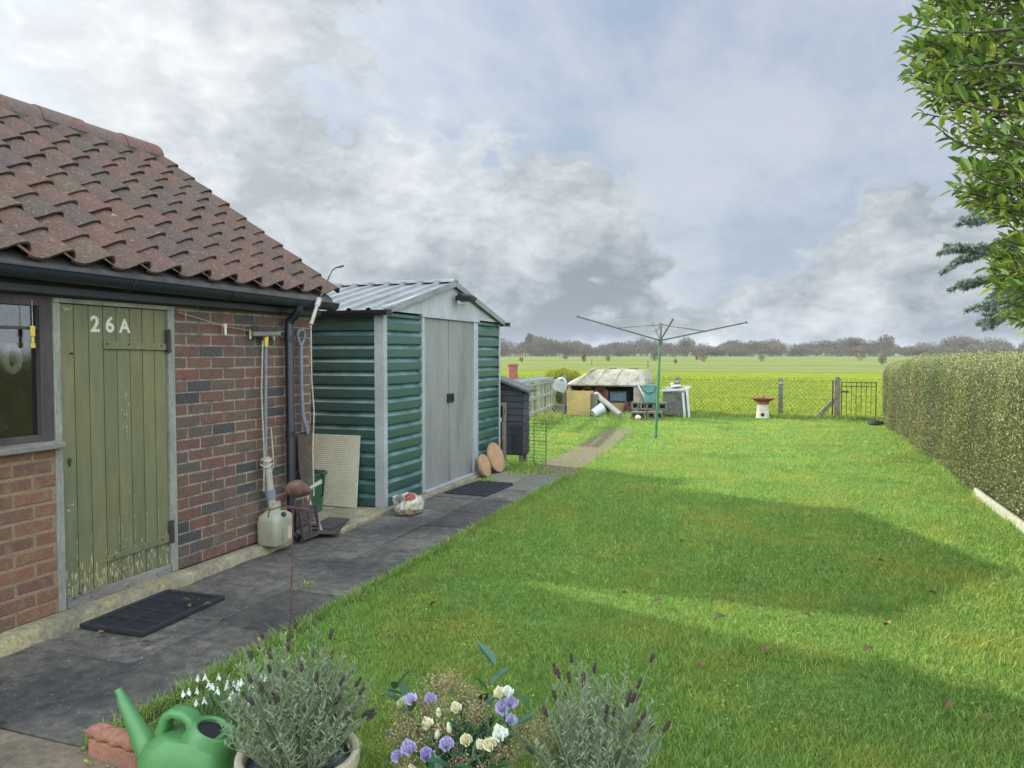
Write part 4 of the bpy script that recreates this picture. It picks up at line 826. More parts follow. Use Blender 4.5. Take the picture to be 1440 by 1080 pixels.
# ================================================================== FOREGROUND
CX, CY = -2.06, 2.22
WC = thing('watering_can', 'green plastic watering can at the lawn corner beside the lavender pot', 'watering can', (CX, CY, 0), (0, 0, R(0)))
ang = R(8); fx = Vector((math.cos(ang), math.sin(ang), 0)); fy = Vector((-math.sin(ang), math.cos(ang), 0)); O_ = Vector((CX, CY, 0))
def C_(x, y, z): return O_+fx*x*1.19+fy*y*1.15+Vector((0, 0, z*1.12))
def rr2(cx, hx, hy, z, e=.55, n=28, tilt=0):
    o = []
    for k in range(n):
        a = 2*PI*k/n; c, s = math.cos(a), math.sin(a); x = hx*math.copysign(abs(c)**e, c); o.append(C_(cx+x, hy*math.copysign(abs(s)**e, s), z+tilt*x))
    return o
b = MB(); b.loft([rr2(0, .13, .085, .0), rr2(0, .145, .095, .015), rr2(.0, .142, .093, .10), rr2(.005, .128, .085, .15, .6), rr2(.025, .10, .072, .185, .65, tilt=-.0)]); b.build('body', M['can_green'], WC, smooth=55)
b = MB(); lip = []
cx, cz = .083, .185; tl = R(24)
def rim(r_, h): return [C_(cx+r_*math.cos(a)*math.cos(tl)+h*math.sin(tl), r_*.92*math.sin(a), cz-r_*math.cos(a)*math.sin(tl)+h*math.cos(tl)) for a in [2*PI*k/28 for k in range(28)]]
b.loft([rim(.088, -.06), rim(.078, -.01), rim(.068, .022), rim(.058, .026), rim(.050, .02), rim(.049, -.01)], caps=False); b.build('filler', M['can_green'], WC, smooth=50)
b = MB(); b.loft([rim(.0515, .010), rim(.03, .008)]); b.build('filler_hole', M['hole'], WC)
b = MB()
hp = [C_(-.092, 0, .12), C_(-.082, 0, .185), C_(-.064, 0, .235), C_(-.040, 0, .250), C_(-.005, 0, .245), C_(.020, 0, .230), C_(.028, 0, .185)]
secs = []
for i, p in enumerate(hp):
    d = (hp[min(i+1, 6)]-hp[max(i-1, 0)]).normalized(); up = fy.cross(d).normalized(); w = .034 if 0 < i < 6 else .040
    secs.append([p+fy*(w*math.copysign(abs(math.cos(a))**.6, math.cos(a)))+up*(.019*math.copysign(abs(math.sin(a))**.6, math.sin(a))) for a in [2*PI*k/16 for k in range(16)]])
b.loft(secs); b.build('handle', M['can_green'], WC, smooth=55)
b = MB(); b.tube([C_(-.10, 0, .05), C_(-.135, 0, .10), C_(-.185, 0, .19), C_(-.228, 0, .272), C_(-.232, 0, .282), C_(-.244, 0, .305)], [.05, .046, .031, .021, .016, .0145], 16); b.build('spout', M['can_green'], WC, smooth=50)
# rope-top edging tile
RT = thing('edging_tile', 'rope topped terracotta edging tile behind the watering can spout', 'edging tile', (-2.43, 2.27, .02), (0, 0, R(-6)))
b = MB(); b.box(-.16, .14, -.03, .03, -.03, .052); b.build('base', M['clay'], RT, local=True, bevel=.006)
b = MB(); n = 34; secs = []
for i in range(n):
    x = -.16+.30*i/(n-1); secs.append([(x, .034*math.cos(a)*(1+.16*math.cos(2*(a+x*38))), .073+.030*math.sin(a)*(1+.22*math.cos(2*(a+x*38)))) for a in [2*PI*k/18 for k in range(18)]])
b.loft(secs); b.build('rope_top', M['clay'], RT, local=True, smooth=60)

def lavender(name, label, cx, cy, zb, rad, hgt, nst, heads, spread=1.0, pot=None, lean=0):
    T = thing(name, label, 'lavender', (cx, cy, zb)); lv = MB(); st = MB(); hd = MB()
    for k in range(nst):
        a = U(0, 2*PI); q = math.sqrt(U(0, 1)); r0 = rad*.45*q; tx = rad*q*spread*1.15; h = hgt*(1-.38*q*q)*U(.5, 1.04)*(1+.16*math.sin(a*3+cx*9))
        p0 = Vector((cx+r0*math.cos(a), cy+r0*math.sin(a), zb)); p1 = Vector((cx+tx*math.cos(a)+lean*h, cy+tx*math.sin(a), zb+h)); pm = (p0+p1)/2+Vector((0, 0, h*.12))
        pts = [p0, pm, p1]; st.tube(pts, [.0022, .0018, .0012], 4, U(0, 1), caps=False)
        nl = int(11+h*34)
        for j in range(nl):
            t = .12+.88*(j/nl)**.85; p = p0.lerp(pm, t*2) if t < .5 else pm.lerp(p1, t*2-1); ph = j*2.4+U(-.5, .5); el = U(.3, 1.1)+(.5 if t > .85 else 0)
            d = Vector((math.cos(ph), math.sin(ph), el*1.1)); L = U(.026, .044)*(1.15-t*.45); lv.add(*leafq(p, d, L, U(.0045, .0066)), U(.1, .9))
            if j % 3 == 0: lv.add(*leafq(p+Vector((0, 0, .004)), Vector((math.cos(ph+1.5), math.sin(ph+1.5), 1.3)), L*.7, .005), U(.3, 1))
    for k in range(heads):
        a = U(0, 2*PI); q = math.sqrt(U(0, 1)); tx = rad*1.1*q*spread; h = hgt*(1.06-.38*q*q)*U(.55, 1.06)*(1+.16*math.sin(a*3+cx*9))
        p0 = Vector((cx+tx*.5*math.cos(a), cy+tx*.5*math.sin(a), zb+h*.4)); p1 = Vector((cx+tx*math.cos(a)+lean*h, cy+tx*math.sin(a), zb+h)); st.tube([p0, p1], [.0018, .0012], 4, .8, caps=False)
        L = U(.018, .034); d = (p1-p0).normalized(); n_ = 5
        for j in range(n_):
            hd.blob(p1+d*(L*(j/(n_-1))), (.0085*(1-.25*abs(j-2)/2), .0085*(1-.25*abs(j-2)/2), .0075), 1, .3, U(0, 1), j+k*7)
    st.build('stems', M['lav_leaf'], T); lv.build('leaves', M['lav_leaf'], T); tag(hd.build('seed_heads', M['lav_head'], T), kind='stuff')
    return T
def leafq(p, d, L, W):
    d = d.normalized(); s = d.cross(Vector((U(-1, 1), U(-1, 1), U(-1, 1)))); s = s.normalized() if s.length > .01 else d.orthogonal().normalized()
    return [p, p+d*L*.5+s*W*.5, p+d*L, p+d*L*.5-s*W*.5], [(0, 1, 2, 3)]
def pot(name, label, cx, cy, r, h):
    T = thing(name, label, 'plant pot', (cx, cy, 0)); b = MB()
    b.lathe([(r*.70, 0), (r*.74, .01), (r*.95, h*.6), (r*.96, h-.05)], 40, (cx, cy, 0)); b.lathe([(r*.86, h-.03), (r*.6, .03)], 40, (cx, cy, 0), caps=False); b.build('body', M['glaze_dark'], T, smooth=50)
    b = MB(); b.lathe([(r*.961, h-.05), (r*1.02, h-.045), (r*1.035, h-.02), (r*1.02, h), (r*.93, h+.004), (r*.88, h-.006), (r*.86, h-.05)], 48, (cx, cy, 0), caps=False); b.build('rim', M['glaze'], T, smooth=60)
    b = MB(); b.lathe([(r*.855, h-.065), (r*.4, h-.05), (0, h-.045)], 24, (cx, cy, 0), caps=False); b.build('compost', M['soil'], T, smooth=50)
pot('plant_pot', 'cream rimmed dark glazed pot holding the lavender beside the watering can', -1.60, 2.25, .208, .20)
lavender('lavender_plant', 'grey lavender with dark seed heads in the cream rimmed pot', -1.60, 2.25, .15, .235, .425, 260, 38, 1.0)
pot('plant_pot', 'low pot under the lavender nearest the lawn centre', -.60, 2.50, .17, .10)
lavender('lavender_plant', 'tall silvery lavender with dark heads to the right of the bouquet', -.60, 2.50, .07, .20, .465, 180, 28, 1.12, lean=.05)
# snowdrops
SN = thing('snowdrop_clump', 'clump of white snowdrops in the grass behind the lavender pot', 'snowdrops', (-2.29, 2.70, 0)); lf = MB(); stm = MB(); pt = MB()
for k in range(46):
    a = U(0, 2*PI); r_ = .11*math.sqrt(U(0, 1)); p = Vector((-2.25+r_*1.3*math.cos(a), 2.68+r_*math.sin(a), 0)); d = Vector((U(-.6, .6), U(-.6, .6), 1.3)); lf.leaf(p, d, (U(-1, 1), U(-1, 1), .2), U(.10, .17), .009, U(0, 1), .1, .25)
for k in range(26):
    a = U(0, 2*PI); r_ = .15*math.sqrt(U(0, 1)); p = Vector((-2.29+r_*1.4*math.cos(a), 2.70+r_*math.sin(a), 0)); q = p+Vector((U(-.04, .04), U(-.03, .03), U(.12, .2))); a2 = U(0, 6.28); e = q+Vector((math.cos(a2)*.018, math.sin(a2)*.018, -.006))
    pt = MB(); stm.tube([p, q, q.lerp(e, .6)+Vector((0, 0, .006)), e], [.0016, .0014, .001, .001], 5, caps=False); pt.blob(e-Vector((0, 0, .004)), (.004, .004, .005), 1, .05, .5, k)
    for j in range(3):
        ph = a2+j*2.09+.4; pt.leaf(e-Vector((0, 0, .005)), (math.cos(ph)*.45, math.sin(ph)*.45, -1), (math.cos(ph), math.sin(ph), .3), U(.026, .034), .017, .5, -.15, -.1)
    pt.build('flower', M['petal_white'], SN)
lf.build('leaves', M['snow_leaf'], SN); stm.build('stems', M['stem'], SN)
# bouquet
BQ = thing('bouquet', 'dried bouquet of lilac and cream flowers with brown gypsophila', 'bouquet', (-1.08, 2.42, 0)); bx, by = -1.09, 2.46
st = MB(); gy = MB(); lv = MB()
gpos = [(-1.16, 2.46, .42), (-1.10, 2.46, .44), (-1.06, 2.48, .40), (-1.20, 2.44, .36), (-1.13, 2.42, .37), (-1.02, 2.44, .35), (-1.25, 2.40, .28), (-1.18, 2.38, .28), (-1.10, 2.38, .30), (-1.28, 2.40, .23), (-1.22, 2.34, .17), (-1.03, 2.36, .22),
        (-.92, 2.40, .27), (-.88, 2.42, .24), (-.94, 2.36, .20), (-.80, 2.46, .33), (-.76, 2.46, .31), (-.83, 2.44, .30), (-1.0, 2.46, .37), (-1.07, 2.32, .18), (-.84, 2.5, .27), (-.72, 2.5, .27), (-1.30, 2.46, .30), (-.98, 2.34, .15)]
for k, g0 in enumerate(gpos):
    p1 = Vector(g0); p0 = Vector((bx+U(-.03, .03), by+U(-.03, .03), 0)); st.tube([p0, (p0+p1)/2+Vector((0, 0, .03)), p1], [.0022, .0018, .0012], 4, U(0, 1), caps=False)
    for j in range(150 if k < 12 else 100):
        c = p1+Vector((random.gauss(0, .026), random.gauss(0, .024), random.gauss(-.004, .022))); s_ = U(.0016, .0038); gy.blob(c, (s_, s_, s_), 1, .25, U(0, 1), j)
        if j % 3 == 0: st.bar(p1+Vector((U(-.02, .02), U(-.02, .02), -.06)), c, .0009, tone=.9)
for k in range(85):
    a = U(0, 2*PI); q = math.sqrt(U(0, 1)); p0 = Vector((bx+U(-.03, .03), by+U(-.03, .03), 0)); p1 = Vector((bx+.2*q*math.cos(a)+.05, by+.15*q*math.sin(a), U(.18, .40)*(1-.3*q))); st.tube([p0, (p0+p1)/2+Vector((0, 0, .03)), p1], [.0025, .002, .0014], 4, U(0, 1), caps=False)
    for j in range(4): t = U(.45, 1); lv.leaf(p0.lerp(p1, t)+Vector((0, 0, .02)), (U(-1, 1), U(-1, 1), .6), (0, 0, 1), U(.04, .07), U(.012, .022), U(0, .5), .2, .15)
st.build('stems', M['stem'], BQ); gy.build('gypsophila', M['gyp'], BQ)
def sprig(base, tip, n, L, W, b_, t0=0, t1=1):
    base, tip = Vector(base), Vector(tip)
    for j in range(n):
        t = .35+.65*j/(n-1) if n > 1 else 1; p = base.lerp(tip, t); ph = j*2.4; d = (tip-base).normalized()*.8+Vector((math.cos(ph), math.sin(ph), .25)); b_.leaf(p, d, (U(-.3, .3), U(-.3, .3), 1), L*1.45*U(.75, 1.1), W*1.35, U(t0, t1), .2, .15)
for tp, n, L, W, t0, t1 in (((-1.32, 2.46, .385), 9, .060, .030, .5, 1), ((-1.355, 2.5, .35), 6, .055, .026, .1, .8), ((-.995, 2.62, .44), 5, .075, .036, .0, .5), ((-.80, 2.44, .385), 5, .06, .026, 0, .5), ((-.85, 2.40, .32), 5, .07, .024, .2, .8),
                     ((-1.18, 2.36, .30), 6, .05, .022, .2, .7), ((-1.0, 2.36, .33), 6, .055, .022, .1, .6), ((-1.25, 2.3, .14), 6, .05, .03, .1, .6), ((-.98, 2.5, .40), 5, .05, .022, .1, .7), ((-1.02, 2.30, .22), 6, .09, .03, .1, .6), ((-.93, 2.30, .21), 5, .09, .035, .1, .7), ((-1.30, 2.42, .22), 5, .05, .02, .1, .6), ((-1.08, 2.28, .18), 7, .06, .04, .1, .7)):
    sprig((bx, by, .05), tp, n, L, W, lv, t0, t1)
lv.build('foliage', M['ruscus'], BQ)
def bloom(c, r, m, name='flower', n=14, tilt=(0, 0)):
    b = MB(); c = Vector(c); ax = Vector((tilt[0], tilt[1], 1)).normalized(); e1 = ax.orthogonal().normalized(); e2 = ax.cross(e1)
    for k in range(n):
        lay = k/n; ph = k*2.4; rad = e1*math.cos(ph)+e2*math.sin(ph); d = ax*(1.35-lay*.75)+rad*(.25+lay*.75); b.leaf(c+rad*r*.12*lay, d, rad*-1+ax*.25, r*U(.85, 1.15), r*U(.85, 1.1), U(0, 1), -.35, -.12)
    b.blob(c+ax*r*.1, (r*.28, r*.28, r*.35), 1, .1); b.lathe([(0, -r*.25), (r*.25, -r*.05), (r*.3, r*.12)], 8, c, caps=False)
    b.build(name, m, BQ, smooth=60)
for c, r, m, tl in (((-1.235, 2.40, .372), .024, 'petal_purple', (-.3, -.4)), ((-1.17, 2.42, .378), .022, 'petal_purple', (.2, -.5)), ((-.895, 2.42, .39), .027, 'petal_purple', (.1, -.8)), ((-.872, 2.43, .405), .024, 'petal_purple', (.4, -.5)),
                    ((-.91, 2.43, .43), .022, 'petal_cream', (-.1, -.2)), ((-.88, 2.42, .445), .02, 'petal_white', (.2, -.2)), ((-1.21, 2.34, .23), .028, 'petal_purple', (-.1, -.6)), ((-1.14, 2.33, .225), .026, 'petal_purple', (.3, -.6)), ((-1.25, 2.33, .20), .022, 'petal_purple', (-.4, -.6)),
                    ((-1.07, 2.34, .27), .026, 'petal_purple', (.3, -.6)), ((-1.10, 2.31, .19), .024, 'petal_purple', (.2, -.6)), ((-1.0, 2.35, .29), .022, 'petal_cream', (.1, -.6)), ((-1.155, 2.37, .31), .022, 'petal_cream', (-.2, -.5)), ((-.86, 2.40, .36), .022, 'petal_purple', (.4, -.4)), ((-.885, 2.36, .325), .027, 'petal_white', (.1, -.6)), ((-.91, 2.34, .295), .023, 'petal_cream', (-.2, -.7)), ((-.945, 2.35, .285), .018, 'petal_cream', (-.4, -.5)), ((-1.265, 2.42, .355), .017, 'petal_bud', (-.1, -.2)), ((-1.28, 2.42, .345), .016, 'petal_bud', (-.4, -.3)), ((-1.07, 2.42, .36), .02, 'petal_cream', (.1, -.6)), ((-1.19, 2.32, .16), .022, 'petal_cream', (.1, -.6))):
    bloom(c, r*1.25, M[m], tilt=tl)
for c in ((-1.125, 2.40, .33), (-1.115, 2.36, .275), (-1.065, 2.36, .305)):
    b = MB(); b.lathe([(0, -.004), (.009, .004), (.011, .016), (.007, .032), (0, .04)], 8, c, (U(-.2, .2), U(-.2, .2), 0)); b.build('bud', M['petal_bud'], BQ, smooth=60)

# ================================================================== HEDGE
HG = thing('hedge', 'long clipped box-leaf hedge along the right side of the lawn', 'hedge', (2.65, 11, 0))
HY0, HY1 = .8, 20.6
def hs(y):                                                   # shrink of the section at the rounded far end
    t = np.clip((y-18.9)/(HY1-18.9), 0, 1); return np.sqrt(np.maximum(1-t**2.2, 0))
def hsec(u, y, k=1.0):
    """u 0..1 round the section from the garden foot over the top to the far foot"""
    sh = hs(y); u = np.asarray(u, float)
    top = 1.52+.03*np.sin(y*1.7)+.03*np.sin(y*4.1+1)+.02*np.sin(y*8.3)-.26*np.clip((y-14)/6.5, 0, 1)**1.6
    bulge = .075*np.sin(y*1.9)+.06*np.sin(y*4.3+.7)+.03*np.sin(y*9.1)
    Wd = .60+bulge*.5; r = .20; Fv = 1.34; At = PI/2*r; Tp = 2*.6-2*r; tot = 2*Fv+2*At+Tp; s = u*tot
    s2 = np.where(s > tot/2, tot-s, s); sg = np.where(s > tot/2, 1., -1.)
    ang = np.clip((s2-Fv)/At, 0, 1)*PI/2; xl = np.where(s2 < Fv+At, .6-r+r*np.cos(ang), .6-r-(s2-Fv-At)); zl = np.where(s2 < Fv, s2/Fv*(1-r/1.545), (1.545-r+r*np.sin(ang))/1.545)
    x = 2.68+sg*xl*(Wd/.6)*k*sh; z = zl*top*k*(.25+.75*sh)
    return np.stack([x, y+0*u, z], -1)
b = MB(); secs = [[tuple(p) for p in hsec(np.linspace(0.0, 1., 30), np.full(30, y), .92)] for y in list(np.linspace(HY0, 18.9, 30))+[19.3, 19.7, 20.0, 20.3, 20.5, 20.57]]
b.loft(secs); b.build('twig_core', M['hedge_core'], HG, smooth=60)
def hedge_leaves(n, y0, y1, L, umin, umax):
    y = rng.uniform(y0, y1, n); u = rng.uniform(umin, umax, n); q = hsec(u, y); q2 = hsec(u, y, .92); t = rng.random(n)[:, None]**1.5
    lump = (.035*np.sin(y*9+u*22)+.03*np.sin(y*17-u*31))[:, None]
    t = np.where(rng.random((n, 1)) < .03, -rng.random((n, 1))*.5, t); p = q+(q2-q)*(t+lump*4); out = unit(q-q2+1e-6); d = unit(out*.7+rnd_dir(n)*.9+np.array([0, 0, .45])); Ls = L*rng.uniform(.7, 1.3, n)
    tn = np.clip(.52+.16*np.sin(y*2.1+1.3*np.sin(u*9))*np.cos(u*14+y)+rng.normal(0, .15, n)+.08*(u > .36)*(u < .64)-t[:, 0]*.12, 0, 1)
    return leaf_quads(p, d, Ls, Ls*.55), tn
parts = [hedge_leaves(105000, 6.8, 13.2, .0235, .0, .60), hedge_leaves(85000, 13.2, 20.58, .025, .0, .60), hedge_leaves(30000, .8, 6.8, .03, .0, .60), hedge_leaves(14000, .8, 20.58, .04, .60, 1.)]
np_mesh('foliage', np.concatenate([p[0] for p in parts]), 0, np.concatenate([p[1] for p in parts]), M['hedge'], HG)
b = MB(); b.box(2.02, 2.05, 7.6, 9.9, -.02, .085); tag(b.build('edging_board', M['pvc'], bevel=.004), 'pale edging board along the foot of the hedge', 'edging')

# ================================================================== BAY TREE (right, close) AND BLUE SPRUCE BEHIND
cy_, sy_ = math.cos(R(19.6)), math.sin(R(19.6))
def at(px, py, dep):                                         # a point of the place, from its bearing, height angle and distance
    x = (px-720)/1082*dep; z = 1.6-(py-497)/1082*dep; return Vector((x*cy_-dep*sy_, x*sy_+dep*cy_, z))
BT_ = thing('bay_tree', 'glossy evergreen bay tree overhanging the right side of the lawn', 'tree', (1.95, 2.9, 0))
b = MB(); b.tube([(1.95, 2.9, -.05), (1.93, 2.92, .8), (1.86, 2.98, 1.6), (1.84, 3.02, 2.4), (1.8, 3.05, 3.3), (1.85, 3.1, 4.2)], [.10, .085, .075, .06, .04, .02], 12)
hubs = [Vector((1.86, 2.98, 1.7)), Vector((1.85, 3.0, 2.0)), Vector((1.84, 3.02, 2.4)), Vector((1.81, 3.05, 2.8)), Vector((1.8, 3.05, 3.3)), Vector((1.83, 3.08, 3.8))]
def edge(py):                                                # left outline of the crown
    P = [(-400, 1330), (-150, 1300), (0, 1284), (40, 1258), (110, 1258), (140, 1280), (170, 1276), (200, 1312), (225, 1345), (245, 1330), (262, 1300), (285, 1335), (300, 1385), (345, 1388), (370, 1378), (420, 1388), (450, 1408), (470, 1440), (500, 1500)]
    for (a, x), (c, w) in zip(P, P[1:]):
        if a <= py <= c: return x+(w-x)*(py-a)/(c-a)
    return 1500
lv = MB(); tw = MB(); limbs = MB(); cnt = 0
def bay_sprig(tip, base, nl=11):
    L = (tip-base).length; tw.tube([base, (base+tip)/2+Vector((0, 0, -.01)), tip], [.0035, .0028, .0016], 5, caps=False); ax = (tip-base).normalized()
    for j in range(nl):
        t = .22+.78*j/(nl-1); p = base.lerp(tip, t); ph = j*2.4+U(-.4, .4); e1 = ax.orthogonal().normalized(); e2 = ax.cross(e1)
        d = ax*(.75 if t < .9 else 1.3)+(e1*math.cos(ph)+e2*math.sin(ph))*.9+Vector((0, 0, .12)); LL = U(.044, .072)*(1.05-.25*t)
        lv.leaf(p, d, (U(-.5, .5), U(-.5, .5), 1), LL, LL*U(.40, .52), min(1, max(0, random.gauss(.60, .26)+(.2 if t > .85 else 0))), .22, .18)
while cnt < 860:
    py = U(-330, 470); ed = edge(py); far = 1600
    q = random.random(); px = ed+8+(far-ed)*(q**1.25); dep = U(2.35, 3.15) if px < 1500 else U(2.2, 3.5)
    tip = at(px, py, dep); h = min(hubs, key=lambda k: abs(k.z-(tip.z-.25))+.0); dirv = (tip-h).normalized()
    dirv = (dirv+Vector((U(-.5, .5), U(-.5, .5), U(-.15, .55)))).normalized()
    if px-ed < 40: dirv = (dirv+(at(px, py, dep)-at(px+60, py+10, dep)).normalized()*1.0).normalized()
    base = tip-dirv*U(.14, .24); bay_sprig(tip, base, random.choice((9, 10, 11, 12)))
    if cnt % 6 == 0:
        z = min(4.1, max(1.35, tip.z-U(.15, .7))); h = Vector((1.95-.04*z, 2.88+.05*z, z)); m = h.lerp(base, U(.4, .6))+Vector((U(-.08, .08), U(-.08, .08), U(.04, .16))); limbs.tube([h, h.lerp(m, .5)+Vector((0, 0, .03)), m, m.lerp(base, .5)+Vector((0, 0, .03)), base], [.018, .015, .011, .007, .004], 6, caps=False)
    cnt += 1
for k in range(420):                                           # the rest of the crown, round the trunk
    a = U(-2.2, 2.0); z = U(1.5, 4.6); r_ = U(.35, .95)*min(1, (5.0-z)/1.2); tip = Vector((1.85+math.cos(a)*r_, 3.05+math.sin(a)*r_, z)); dv = Vector((math.cos(a), math.sin(a), U(-.2, .6))).normalized(); bay_sprig(tip, tip-dv*.2)
    if k % 12 == 0: limbs.tube([Vector((1.86, 3.0, z-.3)), tip-dv*.2], [.014, .004], 6, caps=False)
b.build('trunk', M['twig'], BT_, smooth=60); limbs.build('limbs', M['twig'], BT_, smooth=60); tw.build('twigs', M['twig'], BT_); lv.build('foliage', M['bay'], BT_, smooth=50)
SPR = thing('blue_spruce', 'blue-grey spruce whose branch ends show below the bay leaves', 'tree', (2.95, 4.7, 0))
b = MB(); b.tube([(2.95, 4.7, 0), (2.95, 4.7, 2.0), (2.95, 4.7, 4.6)], [.12, .09, .02], 12); b.build('trunk', M['twig'], SPR, smooth=60)
NP = []; ND = []; br = MB()
def sp_twig(p0, p1, r=.017):
    br.tube([p0, p1], [.004, .0022], 5, caps=False); n = int((p1-p0).length*3200); t = rng.random(n)[:, None]; a, c = np.array(p0), np.array(p1); ax = unit((c-a)[None])[0]
    NP.append(a+(c-a)*t); ND.append(unit(rnd_dir(n)*.9+ax*.7))
mains = [((1440, 300), (1352, 312)), ((1450, 322), (1338, 372)), ((1470, 345), (1335, 352)), ((1460, 385), (1352, 398)), ((1470, 400), (1378, 430)), ((1480, 420), (1385, 452)), ((1480, 290), (1372, 292)), ((1500, 330), (1400, 410)), ((1500, 360), (1420, 440)), ((1520, 300), (1440, 250))]
for (a, c) in mains:
    dep = U(3.7, 4.2); p0, p1 = at(a[0], a[1], dep+.2), at(c[0], c[1], dep); rt = Vector((2.93, 4.7, p0.z+.15)); br.tube([rt, rt.lerp(p0, .5)+Vector((0, 0, .05)), p0, p1], [.02, .015, .009, .004], 6, caps=False); sp_twig(p0, p1)
    for k in range(17):
        t = .1+.9*k/16; p = p0.lerp(p1, t); ax = (p1-p0).normalized(); s = ax.cross(Vector((0, 0, 1))).normalized()*(1 if k % 2 else -1); L = U(.09, .16)*(1.15-.5*t)
        sp_twig(p, p+(ax*.8+s*.45+Vector((0, 0, U(-.35, .25)))).normalized()*L)
for k in range(60):
    z = U(1.2, 4.3); a = U(-1.2, 2.4); r_ = (4.6-z)*.36; p0 = Vector((2.95, 4.7, z)); p1 = p0+Vector((math.cos(a)*r_, math.sin(a)*r_, -.15)); br.tube([p0, p1], [.014, .005], 5, caps=False)
    for j in range(5): q = p0.lerp(p1, .4+.15*j); sp_twig(q, q+Vector((math.cos(a+U(-1, 1))*.16, math.sin(a+U(-1, 1))*.16, U(-.08, .05))))
P = np.concatenate(NP); D = np.concatenate(ND); n = len(P)
br.build('branch', M['twig'], SPR); np_mesh('needles', leaf_quads(P, D, rng.uniform(.018, .030, n), np.full(n, .0042)), 0, rng.random(n), M['spruce'], SPR)

# ================================================================== GROUND
def sheet(name, poly, z, m, kind='structure'):
    b = MB(); b.add([(x, y, z) for x, y in poly], [tuple(range(len(poly)))]); return tag(b.build(name, m), kind=kind)
sheet('field', [(-1800, -400), (1800, -400), (1800, 2200), (-1800, 2200)], -.06, M['field3'])
sheet('field_middle', [(-900, 60), (900, 40), (900, 330), (-900, 460)], -.045, M['field2'])
sheet('field_near', [(-260, 20.32), (260, 20.32), (260, 56), (-260, 86)], -.03, M['field'])
sheet('ditch', [(-260, 86.3), (260, 56.3), (260, 57.0), (-260, 87.2)], -.02, M['ditch'])
0 and sheet('ditch', [(-400, 122), (400, 86), (400, 86.9), (-400, 123.1)], -.02, M['ditch'])
0 and sheet('ditch', [(-500, 205), (500, 150), (500, 151.4), (-500, 206.8)], -.02, M['ditch'])
sheet('lawn', [(-9.5, -6), (6, -6), (6, 20.32), (-9.5, 20.32)], -.012, M['lawn'])
# paving
b = MB(); bf = MB(); g_ = .005
lj = [2.36, 3.02, 3.68, 4.36, 5.05, 5.74, 6.42, 7.1, 7.8, 8.5, 9.15, 9.75]; rj = [2.31, 2.98, 3.65, 4.355, 5.06, 5.75, 6.44, 7.1, 7.8, 8.45, 9.1, 9.62]
def slab(bb, x0, x1, y0, y1, tone):
    z = U(-.004, .003); t1, t2 = U(-.003, .003), U(-.003, .003); vs = []
    for x in (x0+g_, x1-g_):
        for y in (y0+g_, y1-g_): vs += [(x+U(-.004, .004), y+U(-.004, .004), -.05), (x+U(-.004, .004), y+U(-.004, .004), z+(t1 if x < (x0+x1)/2 else -t1)+(t2 if y < (y0+y1)/2 else -t2))]
    bb.add(vs, [(0, 1, 3, 2), (4, 6, 7, 5), (0, 4, 5, 1), (2, 3, 7, 6), (0, 2, 6, 4), (1, 5, 7, 3)], tone)
for a, c in zip(lj, lj[1:]): slab(bf if a > 8.4 else b, -3.95, -3.165, a, c, U(.1, .9))
for i, (a, c) in enumerate(zip(rj, rj[1:])): slab(bf if a > 8.4 else b, -3.165, -2.655+U(-.03, .03), a, c, U(.1, .9))
PTH = tag(b.build('path', M['slab'], bevel=.004), kind='structure'); tag(bf.build('path_worn', M['slab_far'], bevel=.004), kind='structure')
b = MB(); b.box(-3.9, -2.6, 2.2, 9.7, -.06, -.011); tag(b.build('path_joint', M['soil']), kind='structure')
b = MB(); slab(b, -3.4, -2.42, 1.55, 2.30, .5); slab(b, -4.3, -3.4, 1.5, 2.34, .6); slab(b, -2.42, -1.5, 1.45, 2.28, .4); slab(b, -4.0, -2.4, .6, 1.5, .5); tag(b.build('patio', M['sandstone'], bevel=.006), kind='structure')
b = MB(); L_, R_ = [], []
for k in range(30):
    t = k/29; y = 9.6+t*6.4; cx = -2.95-.32*t; w = .33-.05*t; L_.append((cx-w+U(-.06, .06), y)); R_.append((cx+w+U(-.06, .06), y))
for k in range(29): b.add([(*L_[k], -.006), (*R_[k], -.006), (*R_[k+1], -.006), (*L_[k+1], -.006)], [(0, 1, 2, 3)])
tag(b.build('gravel_path', M['gravel']), kind='structure')

# ================================================================== GRASS
def path_mask(x, y):
    paved = (x < -2.66) & (y < 9.62) | (x < -3.1) & (y < 9.75)
    t = (y-9.6)/6.4; cx = -2.95-.32*t; grav = (t > 0) & (t < 1.0) & (np.abs(x-cx) < .30-.05*t+.05*np.sin(y*7)) & (rng.random(len(x)) < .80)
    return ~(paved | grav | ((x < -3.5) & (y < 11.3)) | (x < -6.2) | (x > 2.12) | (y < 1.6) | ((x < -1.5) & (y < 2.3)) | ((x > -5.6) & (x < -3.4) & (y > 19.2)))
def depth_of(x, y): return -x*sy_+y*cy_
def blades(x, y, h, w, lean=.5):
    n = len(x); a = rng.uniform(0, 2*PI, n); sd = np.stack([np.cos(a), np.sin(a), 0*a], -1)*(w/2)[:, None]
    b0 = np.stack([x, y, np.full(n, -.012)], -1); l = rng.normal(0, lean, (n, 2))*h[:, None]; top = b0+np.concatenate([l, (h*rng.uniform(.75, 1, n))[:, None]], 1); mid = b0*.5+top*.5; mid[:, 2] += h*.12
    q1 = np.stack([b0-sd, b0+sd, mid+sd*.85, mid-sd*.85], 1); q2 = np.stack([mid-sd*.85, mid+sd*.85, top+sd*.12, top-sd*.12], 1)
    return q1, q2
V = []; T_ = []
